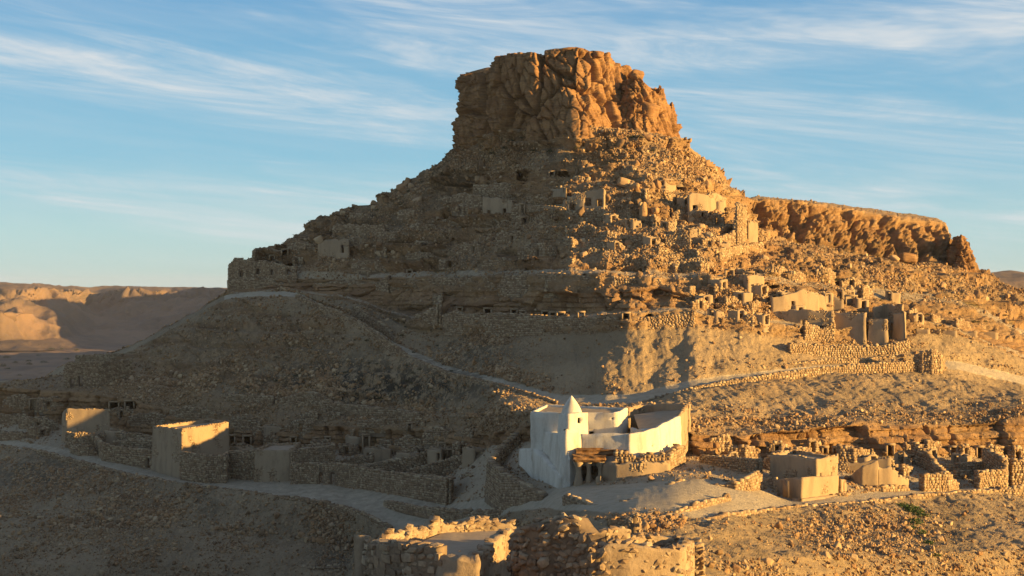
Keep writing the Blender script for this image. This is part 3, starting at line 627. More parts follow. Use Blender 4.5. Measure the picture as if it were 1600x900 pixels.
def wall_mesh(P, closed=False, t=0.5, drop=1.2, ragged=0.25, openings=(), batter=0.0, ds=0.45, rough=0.05, seed=0, flip=None):
    """P rows of x,y,z,height. openings: (segment, fraction along, width m, sill m, head m)"""
    P = np.array(P, float)
    if closed: P = np.vstack([P, P[:1]])
    seg = np.diff(P[:, :2], axis=0); ln = np.hypot(seg[:, 0], seg[:, 1]); cum = np.concatenate([[0], np.cumsum(ln)])
    br = set(np.round(cum, 4)); ops = []
    for (k, fr, w, h0, h1) in openings:
        c = cum[k]+fr*ln[k]; a, b = max(c-w/2, cum[k]+.05), min(c+w/2, cum[k+1]-.05)
        br |= {round(a, 4), round(b, 4)}; ops.append((a, b, h0, h1))
    br = sorted(br); s = [br[0]]
    for a, b in zip(br[:-1], br[1:]):
        if b-a < 1e-3: continue
        n = max(1, int(round((b-a)/ds))); s += [a+(b-a)*i/n for i in range(1, n+1)]
    s = np.array(s); hx = P[:, 3].max()
    lv = {-drop, 0.0, round(hx+0.6, 3)}
    n = max(1, int(hx/ds)); lv |= {round(hx*i/n, 3) for i in range(1, n+1)}
    for (_, _, h0, h1) in ops: lv |= {round(h0, 3), round(h1, 3)}
    lv = np.array(sorted(lv))
    x = np.interp(s, cum, P[:, 0]); y = np.interp(s, cum, P[:, 1]); z = np.interp(s, cum, P[:, 2]); h = np.interp(s, cum, P[:, 3])
    if ragged > 0:
        q = np.stack([s/1.3, s*0+seed*3.7, s*0], 1)
        r = vnoise(q, seed)*0.7+vnoise(q*3.1, seed+4)*0.5
        h = np.maximum(h+ragged*np.round(r*3)/3-ragged*0.2, 0.15)
    for (a, b, h0, h1) in ops:
        m = (s >= a-.3) & (s <= b+.3); h[m] = np.maximum(h[m], h1+0.25)
    # outward normal with mitres
    nrm = np.stack([-seg[:, 1], seg[:, 0]], 1)/np.maximum(ln, 1e-6)[:, None]
    if closed:
        area = 0.5*np.sum(P[:-1, 0]*P[1:, 1]-P[1:, 0]*P[:-1, 1]); sg = -1 if area > 0 else 1
    else:
        mid = (P[:-1, :2]+P[1:, :2])/2; sg = -1 if (nrm*mid*ln[:, None]).sum() > 0 else 1
    if flip: sg = -sg
    nrm = nrm*sg
    idx = np.clip(np.searchsorted(cum, s+1e-6)-1, 0, len(seg)-1); nn = nrm[idx].copy()
    for j, sv in enumerate(s):
        k = np.where(np.abs(cum-sv) < 1e-3)[0]
        if len(k):
            k = k[0]
            a = nrm[(k-1) % len(nrm)] if (k > 0 or closed) else nrm[0]; b = nrm[k % len(nrm)] if (k < len(nrm) or closed) else nrm[-1]
            m = a+b; m /= max(np.dot(m, m), 0.3)/2; nn[j] = m
    ns, nl = len(s), len(lv)
    hh = np.minimum(lv[:, None], h[None, :]); ww = batter*np.maximum(h[None, :]-hh, 0)
    F0 = np.stack([x[None]+nn[None, :, 0]*ww, y[None]+nn[None, :, 1]*ww, z[None]+hh], 2)
    F1 = np.stack([x[None]-nn[None, :, 0]*t+0*ww, y[None]-nn[None, :, 1]*t+0*ww, z[None]+hh], 2)
    for A, sd in ((F0, 1), (F1, 2)):
        q = A.reshape(-1, 3); dsp = np.stack([fbm(q/1.1, seed+sd*10+k, 2) for k in range(3)], 1)*rough*2
        if closed:
            dsp = dsp.reshape(nl, ns, 3); dsp[:, -1] = dsp[:, 0]; dsp = dsp.reshape(-1, 3)
        A += dsp.reshape(A.shape)
    vid = lambda side, l, j: side*nl*ns+l*ns+j
    solid = np.zeros((nl-1, ns-1), bool)
    for l in range(nl-1):
        for j in range(ns-1):
            ok = not (hh[l+1, j]-hh[l, j] < 1e-4 and hh[l+1, j+1]-hh[l, j+1] < 1e-4)
            if ok:
                sm, lm = (s[j]+s[j+1])/2, (lv[l]+lv[l+1])/2
                for (a, b, h0, h1) in ops:
                    if a < sm < b and h0 < lm < h1: ok = False
            solid[l, j] = ok
    f = []
    L0, J0 = np.where(solid)
    for l, j in zip(L0, J0):
        a, b, c, d = (vid(0, l, j), vid(0, l, j+1), vid(0, l+1, j+1), vid(0, l+1, j))
        f.append((a, b, c, d)); o = nl*ns; f.append((a+o, d+o, c+o, b+o))
        def nb(l2, j2):
            if j2 < 0 or j2 >= ns-1: return closed
            if l2 < 0: return True
            if l2 >= nl-1: return False
            return solid[l2, j2]
        if not nb(l+1, j): f.append((d, c, c+o, d+o))
        if not nb(l-1, j): f.append((b, a, a+o, b+o))
        if not nb(l, j-1): f.append((a, d, d+o, a+o))
        if not nb(l, j+1): f.append((c, b, b+o, c+o))
    V = np.concatenate([F0.reshape(-1, 3), F1.reshape(-1, 3)])
    info = dict(s=s, x=x, y=y, z=z, h=h, n=nn, cum=cum, nrm=nrm, ops=ops, t=t, batter=batter, P=P)
    return V, np.array(f), info
def wall_stones(info, size=1.0, cap=True, proud=0.07):
    s, cum, P, nrm = info['s'], info['cum'], info['P'], info['nrm']; C, H, A = [], [], []
    hx = info['h'].max(); zv = np.array((0, 0, 1.0))
    for side in (1, -1):
        for k in range(len(nrm)):
            n = np.array((*nrm[k], 0))*side; mid = np.array((P[k, 0]+P[k+1, 0], P[k, 1]+P[k+1, 1], 0))/2
            vd = mid/np.linalg.norm(mid)
            if np.dot(n, vd) > 0.25: continue
            tg = np.array((-nrm[k][1], nrm[k][0], 0)); 
            d = np.array((P[k+1, 0]-P[k, 0], P[k+1, 1]-P[k, 1], 0)); ln = np.linalg.norm(d)
            if ln < 1e-3: continue
            tg = d/ln; z = -0.5
            while z < hx:
                ch = size*rng.uniform(0.2, 0.38); u = -rng.uniform(0, .3)*size
                while u < ln+0.05:
                    l = size*rng.uniform(0.25, 0.65); c = u+l/2; u += l+0.03*size
                    sv = cum[k]+min(max(c, 0), ln); hz = np.interp(sv, s, info['h'])
                    if z+ch*0.6 > hz: continue
                    if any(a-l*.4 < sv < b+l*.4 and h0-ch*.6 < z+ch/2 < h1+ch*.2 for (a, b, h0, h1) in info['ops']): continue
                    bx = np.interp(sv, s, info['x']); by = np.interp(sv, s, info['y']); bz = np.interp(sv, s, info['z'])
                    off = info['batter']*max(hz-z-ch/2, 0) if side == 1 else info['t']
                    o = n*(off+rng.uniform(-0.5, 1.0)*proud-0.10)
                    C.append((bx+o[0], by+o[1], bz+z+ch/2)); H.append((l/2*0.97, 0.17*size, ch/2*0.97))
                    a = rng.normal(0, 0.06, 3); tt = tg+np.array((0, 0, a[0])); tt /= np.linalg.norm(tt); n2 = n+zv*a[1]; n2 -= tt*np.dot(n2, tt); n2 /= np.linalg.norm(n2)
                    A.append((tt, n2, np.cross(tt, n2)))
                z += ch+0.02*size
    if cap:
        u = 0.0
        while u < cum[-1]:
            l = size*rng.uniform(0.3, 0.8); sv = u+l/2; u += l*rng.uniform(0.8, 1.5)
            if sv > cum[-1]: break
            k = min(np.searchsorted(cum, sv)-1, len(nrm)-1); k = max(k, 0)
            n = np.array((*nrm[k], 0)); tg = np.array((-n[1], n[0], 0))
            b = np.array((np.interp(sv, s, info['x']), np.interp(sv, s, info['y']), np.interp(sv, s, info['z'])+np.interp(sv, s, info['h'])))
            C.append(b-n*info['t']*rng.uniform(.25, .75)+zv*0.04*size); H.append((l/2, info['t']*rng.uniform(.35, .55), size*rng.uniform(.08, .2)))
            a = rng.normal(0, 0.15); tt = tg+zv*a; tt /= np.linalg.norm(tt); A.append((tt, n, np.cross(tt, n)))
    if not C: return None
    return box_cloud(np.array(C), np.array(H), np.array(A))
SEED = [0]; WALL_FOOT = []
def wall(name, label, cat, pts, style='stone', group=None, roof=None, size=1.0, parent=None, part='masonry', **kw):
    SEED[0] += 1
    P = W3(pts, kw.pop('snap', not isinstance(pts, OnLine) and all(p[2] < 620 for p in pts if len(p) == 4) and parent is None), kw.get('closed', False), kw.pop('shift', parent is None or parent.name.startswith('house'))); V, f, info = wall_mesh(P, seed=SEED[0], **kw)
    WALL_FOOT.append(P)
    root = parent
    if root is None:
        c = P[:, :3].mean(0); root = empty(name, tuple(c)); tag(root, label, cat, group)
    off = np.array(root.location)
    mat = {'stone': M['core'], 'mud': M['mud'], 'white': M['white']}[style] if isinstance(style, str) else style
    mesh_np(part, V-off, f, mat, root)
    if style == 'stone':
        r = wall_stones(info, size)
        if r: tag(mesh_np('rubble_stones', r[0]-off, r[1], M['stone'], root), kind='stuff')
    elif style == 'mud':
        # stones showing where the plaster has gone
        r = wall_stones(info, size*.7, cap=True, proud=-0.03)
        if r:
            vv = r[0].reshape(-1, 8, 3); n8 = vv[:, 0]; keep = (fbm(n8/2.2, SEED[0]+5, 3) > 0.24) | (np.arange(len(vv)) > len(vv)*0.985)
            vv = vv[keep]
            if len(vv):
                ff = (BOXF[None]+(np.arange(len(vv))*8)[:, None, None]).reshape(-1, 4)
                tag(mesh_np('bare_stones', vv.reshape(-1, 3)-off, ff, M['stone'], root), kind='stuff')
    if roof is not None:
        n = len(P); zt = P[:, 2]+P[:, 3]-roof
        cen = P[:, :3].mean(0); m = 9
        # ring grid shrinking to the centre
        rv = []; k = info['s']; zz = np.interp(k, info['cum'], np.append(zt, zt[0]))
        ring = np.stack([info['x']-info['n'][:, 0]*.2, info['y']-info['n'][:, 1]*.2, zz], 1)[:-1]
        cc = np.array((cen[0], cen[1], zt.mean()+0.1))
        for i in range(m): rv.append(cc+(ring-cc)*(1-i/(m-1)*0.98))
        rv = np.array(rv); rr = rv.reshape(-1, 3); rr[:, 2] += 0.07*fbm(rr/1.2, 9, 3); ns = len(ring)
        i = np.arange(m-1)[:, None]*ns+np.arange(ns)[None]; j = np.arange(m-1)[:, None]*ns+(np.arange(ns)[None]+1) % ns
        mesh_np('roof', rr-off, np.stack([i, j, j+ns, i+ns], 2).reshape(-1, 4), M['roof'], root)
    return root
def Dk(k, px): return float(np.interp(px, cols, Dl[k]))
def on_line(k, pts, dd=0.0):
    """wall points (px, py base, py top) standing on feature line k"""
    return OnLine([(p[0], Dk(k, p[0])+dd, p[1], p[2]) for p in pts])
def lerp_pts(pts, n):
    return pts

G_PATH = 'dry stone edge walls of the hillside paths'
# --- path and terrace walls
wall('retaining_wall', 'long low stone kerb wall holding up the dusty track at lower left', 'wall', on_line(5, [(0,702,696),(60,714,704),(130,732,722),(200,750,741),(290,766,756),(400,781,770),(505,800,784)]), t=.6)
wall('retaining_wall', 'curving stone retaining wall where the lower left track bends toward the viewer', 'wall', on_line(5, [(505,806,784),(545,822,795),(575,838,806),(600,850,818),(618,862,836)], -.2), t=.6)
wall('retaining_wall', 'thin stone wall along the small path at the very bottom left', 'wall', [(150,186,908,894),(300,186,904,890),(420,185.5,900,886),(560,184.5,902,884)], t=.7)
wall('path_wall', 'outer edge wall of the track climbing left from the white mosque', 'wall', on_line(10, [(462,472,460),(500,488,477),(530,500,487),(562,516,503),(600,541,528),(640,570,558),(700,594,582),(780,612,601),(868,638,627)], -.2), group=None, t=.5, ragged=.1)
wall('path_wall', 'tall inner stone wall above the bend of the left track', 'wall', on_line(11, [(552,502,476),(580,522,496),(605,540,512),(618,548,530)], .1), t=.6)
wall('path_wall', 'low inner wall following the left track down toward the mosque', 'wall', on_line(11, [(618,553,541),(700,582,571),(780,605,594),(880,630,620)], 1.0), t=.5, ragged=.12)
wall('path_wall', 'pale retaining wall below the track climbing right behind the mosque', 'wall', on_line(10, [(990,640,632),(1080,620,607),(1140,611,595),(1200,603,586),(1300,594,573),(1380,592,567),(1440,590,566),(1478,586,574)], -.3), t=.6, ragged=.1)
wall('path_wall', 'inner edge wall along the track climbing right', 'wall', on_line(11, [(1000,631,621),(1060,610,600),(1120,598,588),(1200,583,573),(1290,573,562),(1360,572,561),(1430,568,554)], 1.0), t=.5, ragged=.12)
wall('bastion', 'rounded rubble bastion where the right track turns', 'wall', [(1428,213,578,556),(1440,209.5,582,552),(1456,208.5,584,546),(1470,210,584,553),(1476,214,578,560)], t=.7)
wall('terrace_wall', 'long stone wall below the row of cave doors, left of the gap', 'wall', on_line(12, [(738,524,491),(780,524,490),(850,522,494),(910,520,496),(966,516,497)], .1), t=.6, ragged=.15)
wall('terrace_wall', 'stone wall below the cave doors, right of the gap', 'wall', on_line(12, [(978,516,498),(1030,512,495),(1070,508,489),(1084,504,484)], .1), t=.6, ragged=.1)
wall('terrace_wall', 'sunlit broken corner of the terrace wall above the left track', 'wall', [(650,260,500,490),(668,259,504,486),(688,257.5,505,478),(691,262,490,464)], t=.7, ragged=.4)
wall('terrace_wall', 'small stub of wall standing above the sunlit corner', 'wall', [(676,262.5,472,461),(690,262,472,459)], t=.6)
wall('terrace_wall', 'shaded stone wall between the sunlit corner and the terrace gate', 'wall', on_line(12, [(692,525,492),(712,526,486),(728,526,492),(738,525,492)], .3), t=.6)
wall('terrace_wall', 'upper stone wall on the second tier over the cave ledge', 'wall', on_line(16, [(720,460,434),(790,460,431),(865,461,427),(905,461,430),(960,460,433),(1035,462,438)], -1.2), t=.7, ragged=.35)
wall('terrace_wall', 'ruined wall continuing the second tier to the left with white capstones', 'wall', on_line(16, [(598,462,436),(612,460,438),(655,456,437),(690,456,434),(720,458,436)], -1.0), t=.6, ragged=.2)
wall('terrace_wall', 'high dark retaining wall above the start of the left track', 'wall', on_line(15, [(430,466,442),(480,472,446),(545,474,438),(585,470,444),(606,462,431)], -1.2), t=.8, ragged=.4)
wall('terrace_wall', 'rubble wall at the left shoulder of the hill under the small ruins', 'wall', on_line(15, [(356,462,437),(390,462,436),(430,464,440)], -1.0), t=.7, ragged=.2)
wall('field_wall', 'slanting upper path wall lit along the right shoulder', 'wall', [(1005,411,404),(1060,405,397),(1120,399,390),(1192,390,379)], t=.6, ragged=.1)
wall('field_wall', 'second lower wall beneath the slanting shoulder path', 'wall', [(1005,424,416),(1060,418,407),(1110,414,402)], t=.6)
# --- upper ruins under the butte
G_UP = None
wall('ruined_house', 'low ruined house with two small doors below the cave, shaded side', 'ruin', [(754,292,337,306),(774,291,340,308),(800,290,341,312)], style='mud', openings=[(0,.5,.8,.3,1.3),(1,.55,1.0,.1,1.9)], ragged=.4)
wall('ruined_wall', 'ruined terrace wall with a tall dark doorway under the butte', 'ruin', [(800,287,345,320),(822,286,346,321),(850,284,345,321),(882,281,345,325)], openings=[(0,.93,.9,.1,2.4)], ragged=.15)
wall('ruined_wall', 'long back wall rising behind the upper ruins, leftmost', 'ruin', [(706,300,328,305),(730,298,330,303),(752,296,330,306)], ragged=.3)
wall('ruined_wall', 'higher back wall above the small shaded house', 'ruin', [(740,299,312,290),(790,297,312,287),(850,293,314,290)], ragged=.3)
wall('ruined_tower', 'tall square ruin with one shaded and one sunlit face', 'ruin', [(857,283,325,294),(884,277,328,292),(890,283,325,296),(866,288,318,296)], style='mud', closed=True, ragged=.5, batter=.06)
wall('ruined_house', 'ruined house with three arched openings in full sun', 'ruin', [(886,274,330,308),(908,272.5,333,300),(930,271.5,333,297),(944,271,333,296)], style='mud', openings=[(0,.4,1.2,.3,1.6),(1,.5,1.2,1.4,2.9),(2,.5,1.2,1.3,2.6)], ragged=.45)
wall('ruined_wall', 'row of broken wall stubs in front of the arched ruin', 'ruin', [(884,268,345,330),(910,267,346,329),(936,266,346,328),(960,266,345,333)], openings=[(0,.5,.7,.1,.9)], ragged=.5)
wall('ruined_wall', 'pale squared pillar wall right of the arched ruin', 'ruin', [(940,269.5,317,297),(944,269,317,297)], style='mud', ragged=.1)
wall('ruined_wall', 'crumbling wall in the middle of the sunlit upper slope', 'ruin', [(1040,258,385,370),(1062,257,388,352),(1078,257,390,372)], ragged=.6)
wall('ruined_house', 'small lit ruin high on the slope right of the butte foot', 'ruin', [(1028,279,290,280),(1040,278,291,278),(1056,280,290,281)], style='mud', openings=[(0,.5,.7,.2,.9)], ragged=.3)
wall('ruined_house', 'roofless house with a shaded front and bright gable near the upper right shoulder', 'ruin', [(1076,266,338,303),(1103,260,340,301),(1134,264,328,306)], style='mud', openings=[(0,.35,.9,1.2,2.2),(0,.75,.9,.1,1.3)], ragged=.5, batter=.04)
wall('ruined_tower', 'tall jagged ruin glowing on the right shoulder below the mesa', 'ruin', [(1146,256,378,345),(1152,253,380,320),(1160,252,380,318),(1166,256,376,322)], ragged=.8, t=.7)
wall('ruined_house', 'small pale square house beside the jagged tower', 'ruin', [(1165,254,374,346),(1168,251.5,376,345),(1184,253,374,346),(1182,257,368,346)], style='mud', closed=True, ragged=.15, roof=.3)
wall('ruined_wall', 'sloping rubble wall running down from the jagged tower', 'ruin', [(1098,250,382,374),(1125,249,384,368),(1148,248,385,360)], ragged=.4)
# --- left shoulder ruins
wall('ruined_house', 'crumbling house at the far left crest of the hill', 'ruin', [(357,318,452,412),(366,316,452,403),(384,315,450,403),(398,316,446,408)], openings=[(1,.6,.9,2.6,3.8),(2,.3,.8,2.2,3.6)], ragged=.7)
wall('ruined_house', 'second crest ruin with small dark windows', 'ruin', [(398,318,412,392),(404,317,412,387),(418,316,412,387),(440,316,412,392)], openings=[(2,.2,.9,.5,1.5),(2,.6,.9,.3,1.7)], ragged=.3)
wall('ruined_house', 'third crest ruin below the other two with three openings', 'ruin', [(386,314,438,408),(410,312,440,409),(440,310,440,413),(462,309,438,418)], openings=[(0,.7,.9,1.6,2.8),(1,.5,.9,1.5,2.6),(2,.5,1.2,1.4,2.6)], ragged=.4)
wall('ruined_wall', 'plastered wall with one tall doorway on the left slope', 'ruin', [(497,304,403,378),(520,303,404,374),(544,302,404,374)], style='mud', openings=[(1,.62,.8,1.2,2.9)], ragged=.25)
wall('ruined_wall', 'short stone wall high on the shaded left slope', 'ruin', [(520,305,372,352),(560,303,372,350),(600,301,370,353)], ragged=.5)
def small_ruins(label, group, spots, style='stone'):
    for (px, py, w, h) in spots:
        tl = rng.uniform(-3, 3); n = 4; pp = []
        for k in range(n): pp.append((px-w/2+w*k/(n-1), py-tl*(k/(n-1)-.5)+rng.uniform(-.6, .6), 0))
        D0 = [ground(a, b).y for a, b, _ in pp]; m = float(np.median(D0))
        pp = OnLine([(a, min(max(d, m-2), m+2)+(.8 if k in (0, n-1) else 0), b, b-h*(1.15 if k in (1, 2) else .8)) for k, ((a, b, _), d) in enumerate(zip(pp, D0))])
        op = [(1, .5, .8, .1, 1.5)] if h >= 13 and rng.random() < .7 else []
        wall('ruined_wall', label, 'ruin', pp, style=style, group=group, ragged=.45, openings=op)
small_ruins('short broken terrace wall among the rubble below the butte, sunlit side', 'broken terrace walls on the sunlit upper slope', [(910,362,40,12),(955,372,36,10),(1000,382,30,14),(1035,398,34,10),(925,398,30,9),(890,412,26,8),(975,408,32,9),(1020,352,24,12),(1062,345,22,13),(980,340,26,11),(1100,420,34,11),(1060,424,30,12),(1130,408,30,9),(890,385,24,12),(1085,402,24,10),(1120,352,20,16),(1012,312,22,12),(1050,318,20,13),(985,268,26,7),(1060,282,24,8),(905,284,22,7)])
small_ruins('crumbling plastered hut wall among the ledges right of the middle', 'hut walls among the right hand ledges', [(1112,462,30,16),(1140,480,34,14),(1095,484,26,15),(1180,488,30,14),(1212,430,34,12),(1245,440,26,14),(1290,436,30,14),(1330,450,30,13),(1352,466,24,16),(1172,505,26,10),(1425,498,26,12),(1462,504,28,10),(1500,512,30,10),(1075,462,22,14)])
small_ruins('low dark stone terrace wall on the shaded left shoulder', 'terrace walls on the shaded left shoulder', [(470,392,40,12),(560,384,46,12),(610,372,40,10),(660,362,40,12),(705,352,30,10),(580,422,60,12),(660,408,50,12),(740,396,46,14),(800,380,50,16),(840,402,60,18),(780,418,50,12),(640,340,36,10),(560,346,36,10),(700,318,30,9)])
def small_houses(label, group, spots, style='mud'):
    for (px, py, w, h) in spots:
        D = ground(px, py).y-.3; o = w*rng.uniform(-.25, .15); dp = w/F*D*.75
        pp = OnLine([(px-w/2, D+dp*.45, py-1.5, py-1.5-h), (px+o, D, py, py-h), (px+w/2, D+dp*.35, py-1, py-1-h*rng.uniform(.85, 1)), (px+w*.1, D+dp, py-3, py-3-h)])
        wall('ruined_house', label, 'ruin', pp, style=style, group=group, closed=True, roof=.35 if rng.random() < .6 else None, ragged=.18, t=.4, ds=.4,
             openings=[(1 if rng.random() < .6 else 0, rng.uniform(.3, .7), .75, .05, 1.5)] if h > 11 else [])
small_houses('little square ruined house in the sunlit cluster right of the middle', 'little square houses of the right cluster', [(1122,455,30,18),(1100,478,28,16),(1160,474,32,17),(1188,462,24,16),(1226,474,26,17),(1152,500,30,14),(1190,508,26,16),(1118,500,26,14),(1246,494,26,16),(1322,470,28,17),(1290,474,24,16),(1345,484,24,17),(1432,505,24,13),(1395,470,24,13),(1270,505,24,14)])
small_houses('small roofless house among the sunlit upper ruins', 'roofless houses of the upper ruins', [(918,342,26,16),(955,350,24,14),(990,358,26,14),(1045,362,26,15),(1082,372,24,14),(1018,386,26,14),(960,392,24,12),(1120,330,26,16),(1068,322,22,13),(905,318,24,15),(1128,392,26,13)])
small_houses('small dark ruined house on the shaded middle slope', 'dark small houses of the shaded slope', [(780,330,26,15),(728,335,26,13),(820,352,26,13),(600,398,28,13),(662,392,28,13),(700,420,26,12),(840,395,26,13),(470,415,24,12)], 'stone')
# --- cluster on the right shoulder
wall('ruined_house', 'square house with dark left wall and bright right wall', 'ruin', [(1140,229,458,430),(1168,223,462,430),(1194,225,456,431),(1170,231,450,430)], style='mud', closed=True, ragged=.1, roof=.3)
wall('ruined_house', 'gabled ruin casting a jagged shadow above the village row', 'ruin', [(1205,232,486,464),(1226,231,486,458),(1236,230.5,486,459),(1256,230,486,452),(1280,231,484,460)], style='mud', openings=[(2,.1,.8,.4,1.7)], ragged=.45)
wall('ruined_wall', 'bright back wall right of the gabled ruin', 'ruin', [(1268,229,486,456),(1300,228,486,460),(1318,228,488,470)], style='mud', ragged=.6)
wall('ruined_house', 'long low house whose roofline crosses the village row', 'ruin', [(1203,224,524,485),(1236,222,524,485),(1262,221,524,484),(1303,220,526,486),(1303,226,518,486),(1206,229,512,484)], style='mud', closed=True, openings=[(0,.7,.8,.2,2.1),(1,.85,1.0,.2,2.6),(2,.5,.9,.9,1.6)], ragged=.3, roof=.4)
wall('ruined_wall', 'broken front wall before the long low house', 'ruin', [(1258,216.5,528,502),(1285,215.5,530,512),(1303,215,532,498)], ragged=.5)
wall('ruined_house', 'tall plain sunlit house wall at the centre of the right cluster', 'ruin', [(1303,217,538,488),(1352,215,540,490),(1354,221,530,489),(1308,223,528,487)], style='mud', closed=True, ragged=.15, roof=.35, batter=.04)
wall('ruined_house', 'house with a shaded wide doorway and pale front, right of the centre house', 'ruin', [(1358,216,538,500),(1386,215,538,499),(1388,221,530,498),(1360,222,530,498)], style='mud', closed=True, ragged=.15, roof=.3, batter=.05)
wall('ruined_house', 'last tall house at the right end of the upper cluster', 'ruin', [(1396,216.5,534,492),(1413,214.5,536,488),(1416,221,526,490),(1398,223,526,490)], style='mud', closed=True, ragged=.3, batter=.05)
wall('ruined_wall', 'dark upper storey wall behind the two right houses', 'ruin', [(1366,225,500,478),(1384,224,502,475),(1408,223,504,477)], style='mud', ragged=.4)
wall('terrace_wall', 'curving rubble plinth under the right cluster of houses', 'wall', [(1235,212,552,536),(1290,210.5,556,540),(1350,210,556,540),(1400,210.5,553,536),(1420,213,548,530)], t=.8, ragged=.4)
GR = 'row of tiny roofless cells at the foot of the boulder slope'
for i, (px, w, d, l) in enumerate([(1442,20,223,'first and leftmost tiny cell in the low row under the boulder slope'),(1463,12,223.5,'second tiny cell in the low row, darker and narrower'),(1484,22,224,'widest tiny cell in the middle of the low row'),
                      (1514,24,225,'fourth tiny cell of the low row with a slanting top'),(1545,26,226,'last tiny cell at the right end of the low row')]):
    y = ground(px, 527+i*1.2).y
    b = 524+i*1.5
    wall('ruined_cell', l, 'ruin', [(px-w/2, y+.6, b, b-11),(px+w/2, y, b+1, b-10),(px+w/2+1, y+3, b-3, b-11),(px-w/2+1, y+3.6, b-4, b-12)], style='mud', closed=True, group=GR, ragged=.15, roof=.4)
# --- left village
wall('ruined_house', 'high plastered house end standing at the left of the dark village', 'ruin', [(97,246,690,646),(103,243,690,638),(171,243,676,640),(168,252,668,640)], style='mud', closed=True, ragged=.15, batter=.02)
wall('courtyard_wall', 'stone yard wall below the high plastered house', 'wall', [(103,240,698,676),(116,238,700,677),(146,238,700,676)], ragged=.3)
wall('courtyard_wall', 'stone yard wall with stepped end next to the track, left village', 'wall', [(146,239,704,680),(160,229,724,694),(196,226,728,700),(238,222,732,704)], ragged=.25, openings=[(2,.85,.9,0,1.6)])
wall('courtyard_wall', 'broken cross wall inside the leftmost yards', 'wall', [(146,241,690,678),(190,238,694,676),(240,236,694,682)], ragged=.4)
wall('courtyard_wall', 'reddish inner wall left of the tall grey house', 'wall', [(176,232,708,690),(205,231,706,686),(240,228,706,684)], ragged=.4)
hA = wall('house', 'tall house with grey plastered left wall and warm right wall, left village', 'house', [(239,222,738,666),(284,215,746,671),(357,222,730,660),(330,232,712,655)], style='mud', closed=True, ragged=.05, roof=.5, batter=.03)
wall('courtyard_wall', 'stone wall below the tall grey house with a projecting corner', 'wall', [(282,213,748,706),(320,209.5,754,712),(352,210.5,752,712),(358,214,745,706)], ragged=.15)
wall('courtyard_wall', 'stone wall with a blocked doorway right of the tall grey house', 'wall', [(358,214,745,704),(380,213,748,706),(400,212.5,750,703)], ragged=.15)
wall('house', 'low flat house with smooth grey front beside the stone wall', 'house', [(398,211,754,703),(455,210,758,703),(470,220,735,692),(420,224,725,694)], style='mud', closed=True, ragged=.08, roof=.3)
wall('house', 'brown stone house end with sloping top in the middle of the left village', 'house', [(455,209.8,738,704),(523,213,734,696),(522,221,724,692),(462,219,724,696)], closed=True, ragged=.06, roof=.4, size=.8)
wall('courtyard_wall', 'stone front wall with two tall dark doorways near the track', 'wall', [(455,208,757,724),(498,206.5,759,724),(524,206,760,724),(560,204.5,764,728)], openings=[(1,.12,.7,0,2.3),(1,.85,.7,0,2.3)], ragged=.12)
wall('courtyard_wall', 'large leaning stone wall facing the track bend', 'wall', [(560,204.5,764,730),(600,202,772,738),(650,199.5,780,743),(704,197,788,748),(708,203,774,745)], ragged=.1, t=.7, batter=.05)
wall('courtyard_wall', 'short wall right of the dark gap by the big leaning wall', 'wall', [(720,205,770,742),(738,204,769,739),(756,205,766,738)], ragged=.2)
wall('courtyard_wall', 'curved inner yard wall rising toward the cave doors', 'wall', [(502,214,738,724),(545,216,730,718),(580,219,722,710),(592,222,716,704)], ragged=.12)
wall('courtyard_wall', 'second curved inner wall with a paler top', 'wall', [(560,210,742,728),(600,211,738,722),(640,214,730,714),(668,217,720,704)], ragged=.12)
wall('courtyard_wall', 'grey inner wall sloping in front of the whitewashed recess', 'wall', [(636,205,748,736),(665,208,742,728),(700,211,734,718),(752,214,722,703)], ragged=.12)
wall('house', 'pale plastered cell with a dark door inside the yards', 'house', [(668,215,724,703),(690,214,725,702),(694,219,716,701),(672,220,716,702)], style='mud', closed=True, openings=[(0,.75,.8,0,1.7)], ragged=.1)
wall('terrace_wall', 'long retaining wall above the rock ledge of the left village', 'wall', on_line(9, [(492,664,628),(520,662,630),(560,666,634),(620,668,640),(655,668,646)], -1.5), t=.7, ragged=.12)
wall('terrace_wall', 'steep rubble wall rising in two folds above the left village', 'wall', on_line(9, [(440,640,622),(470,645,612),(492,648,614),(520,650,628)], -.4), t=.7, ragged=.3)
wall('terrace_wall', 'low terrace wall with caps left of the folded rubble wall', 'wall', on_line(9, [(350,640,618),(395,642,616),(425,642,620)], -.6), t=.7, ragged=.2)
wall('house', 'small stone house with one dark door above the ledge', 'house', [(618,233,676,650),(655,231,678,648),(660,236,668,646)], openings=[(0,.1,.8,.2,1.8),(0,.85,.8,0,1.7)], ragged=.2)
wall('house', 'dark block house with a small tower room above the left village', 'house', [(694,232,664,638),(731,227,670,640),(766,224,670,642),(768,230,660,640),(704,240,652,636)], style='mud', closed=True, openings=[(0,.5,.8,.8,2.2),(1,.3,.6,1.2,2.0),(1,.75,.7,.4,1.8)], ragged=.08, roof=.4)
wall('house', 'tiny rooftop room catching light on its right side', 'house', [(701,233,645,626),(724,230,646,627),(730,232,645,627),(712,236,642,626)], style='mud', closed=True, ragged=.1, roof=.2)
wall('house', 'yellow sunlit house wall left of the mosque', 'house', [(767,223,668,641),(800,221,668,641),(830,220,664,640),(824,228,655,638),(775,229,655,638)], style='mud', closed=True, ragged=.06, roof=.4)
wall('terrace_wall', 'shaded stone wall under the dark block house', 'wall', [(670,227,682,668),(720,224,684,670),(775,221,684,672)], ragged=.1)
wall('ruined_house', 'ruined stone house with two doors on the far left spur', 'ruin', [(101,283,604,570),(107,279,606,566),(152,277,606,565),(176,283,596,566),(206,288,586,562)], openings=[(1,.12,.8,.1,1.8),(1,.42,.9,.3,2.4)], ragged=.15)
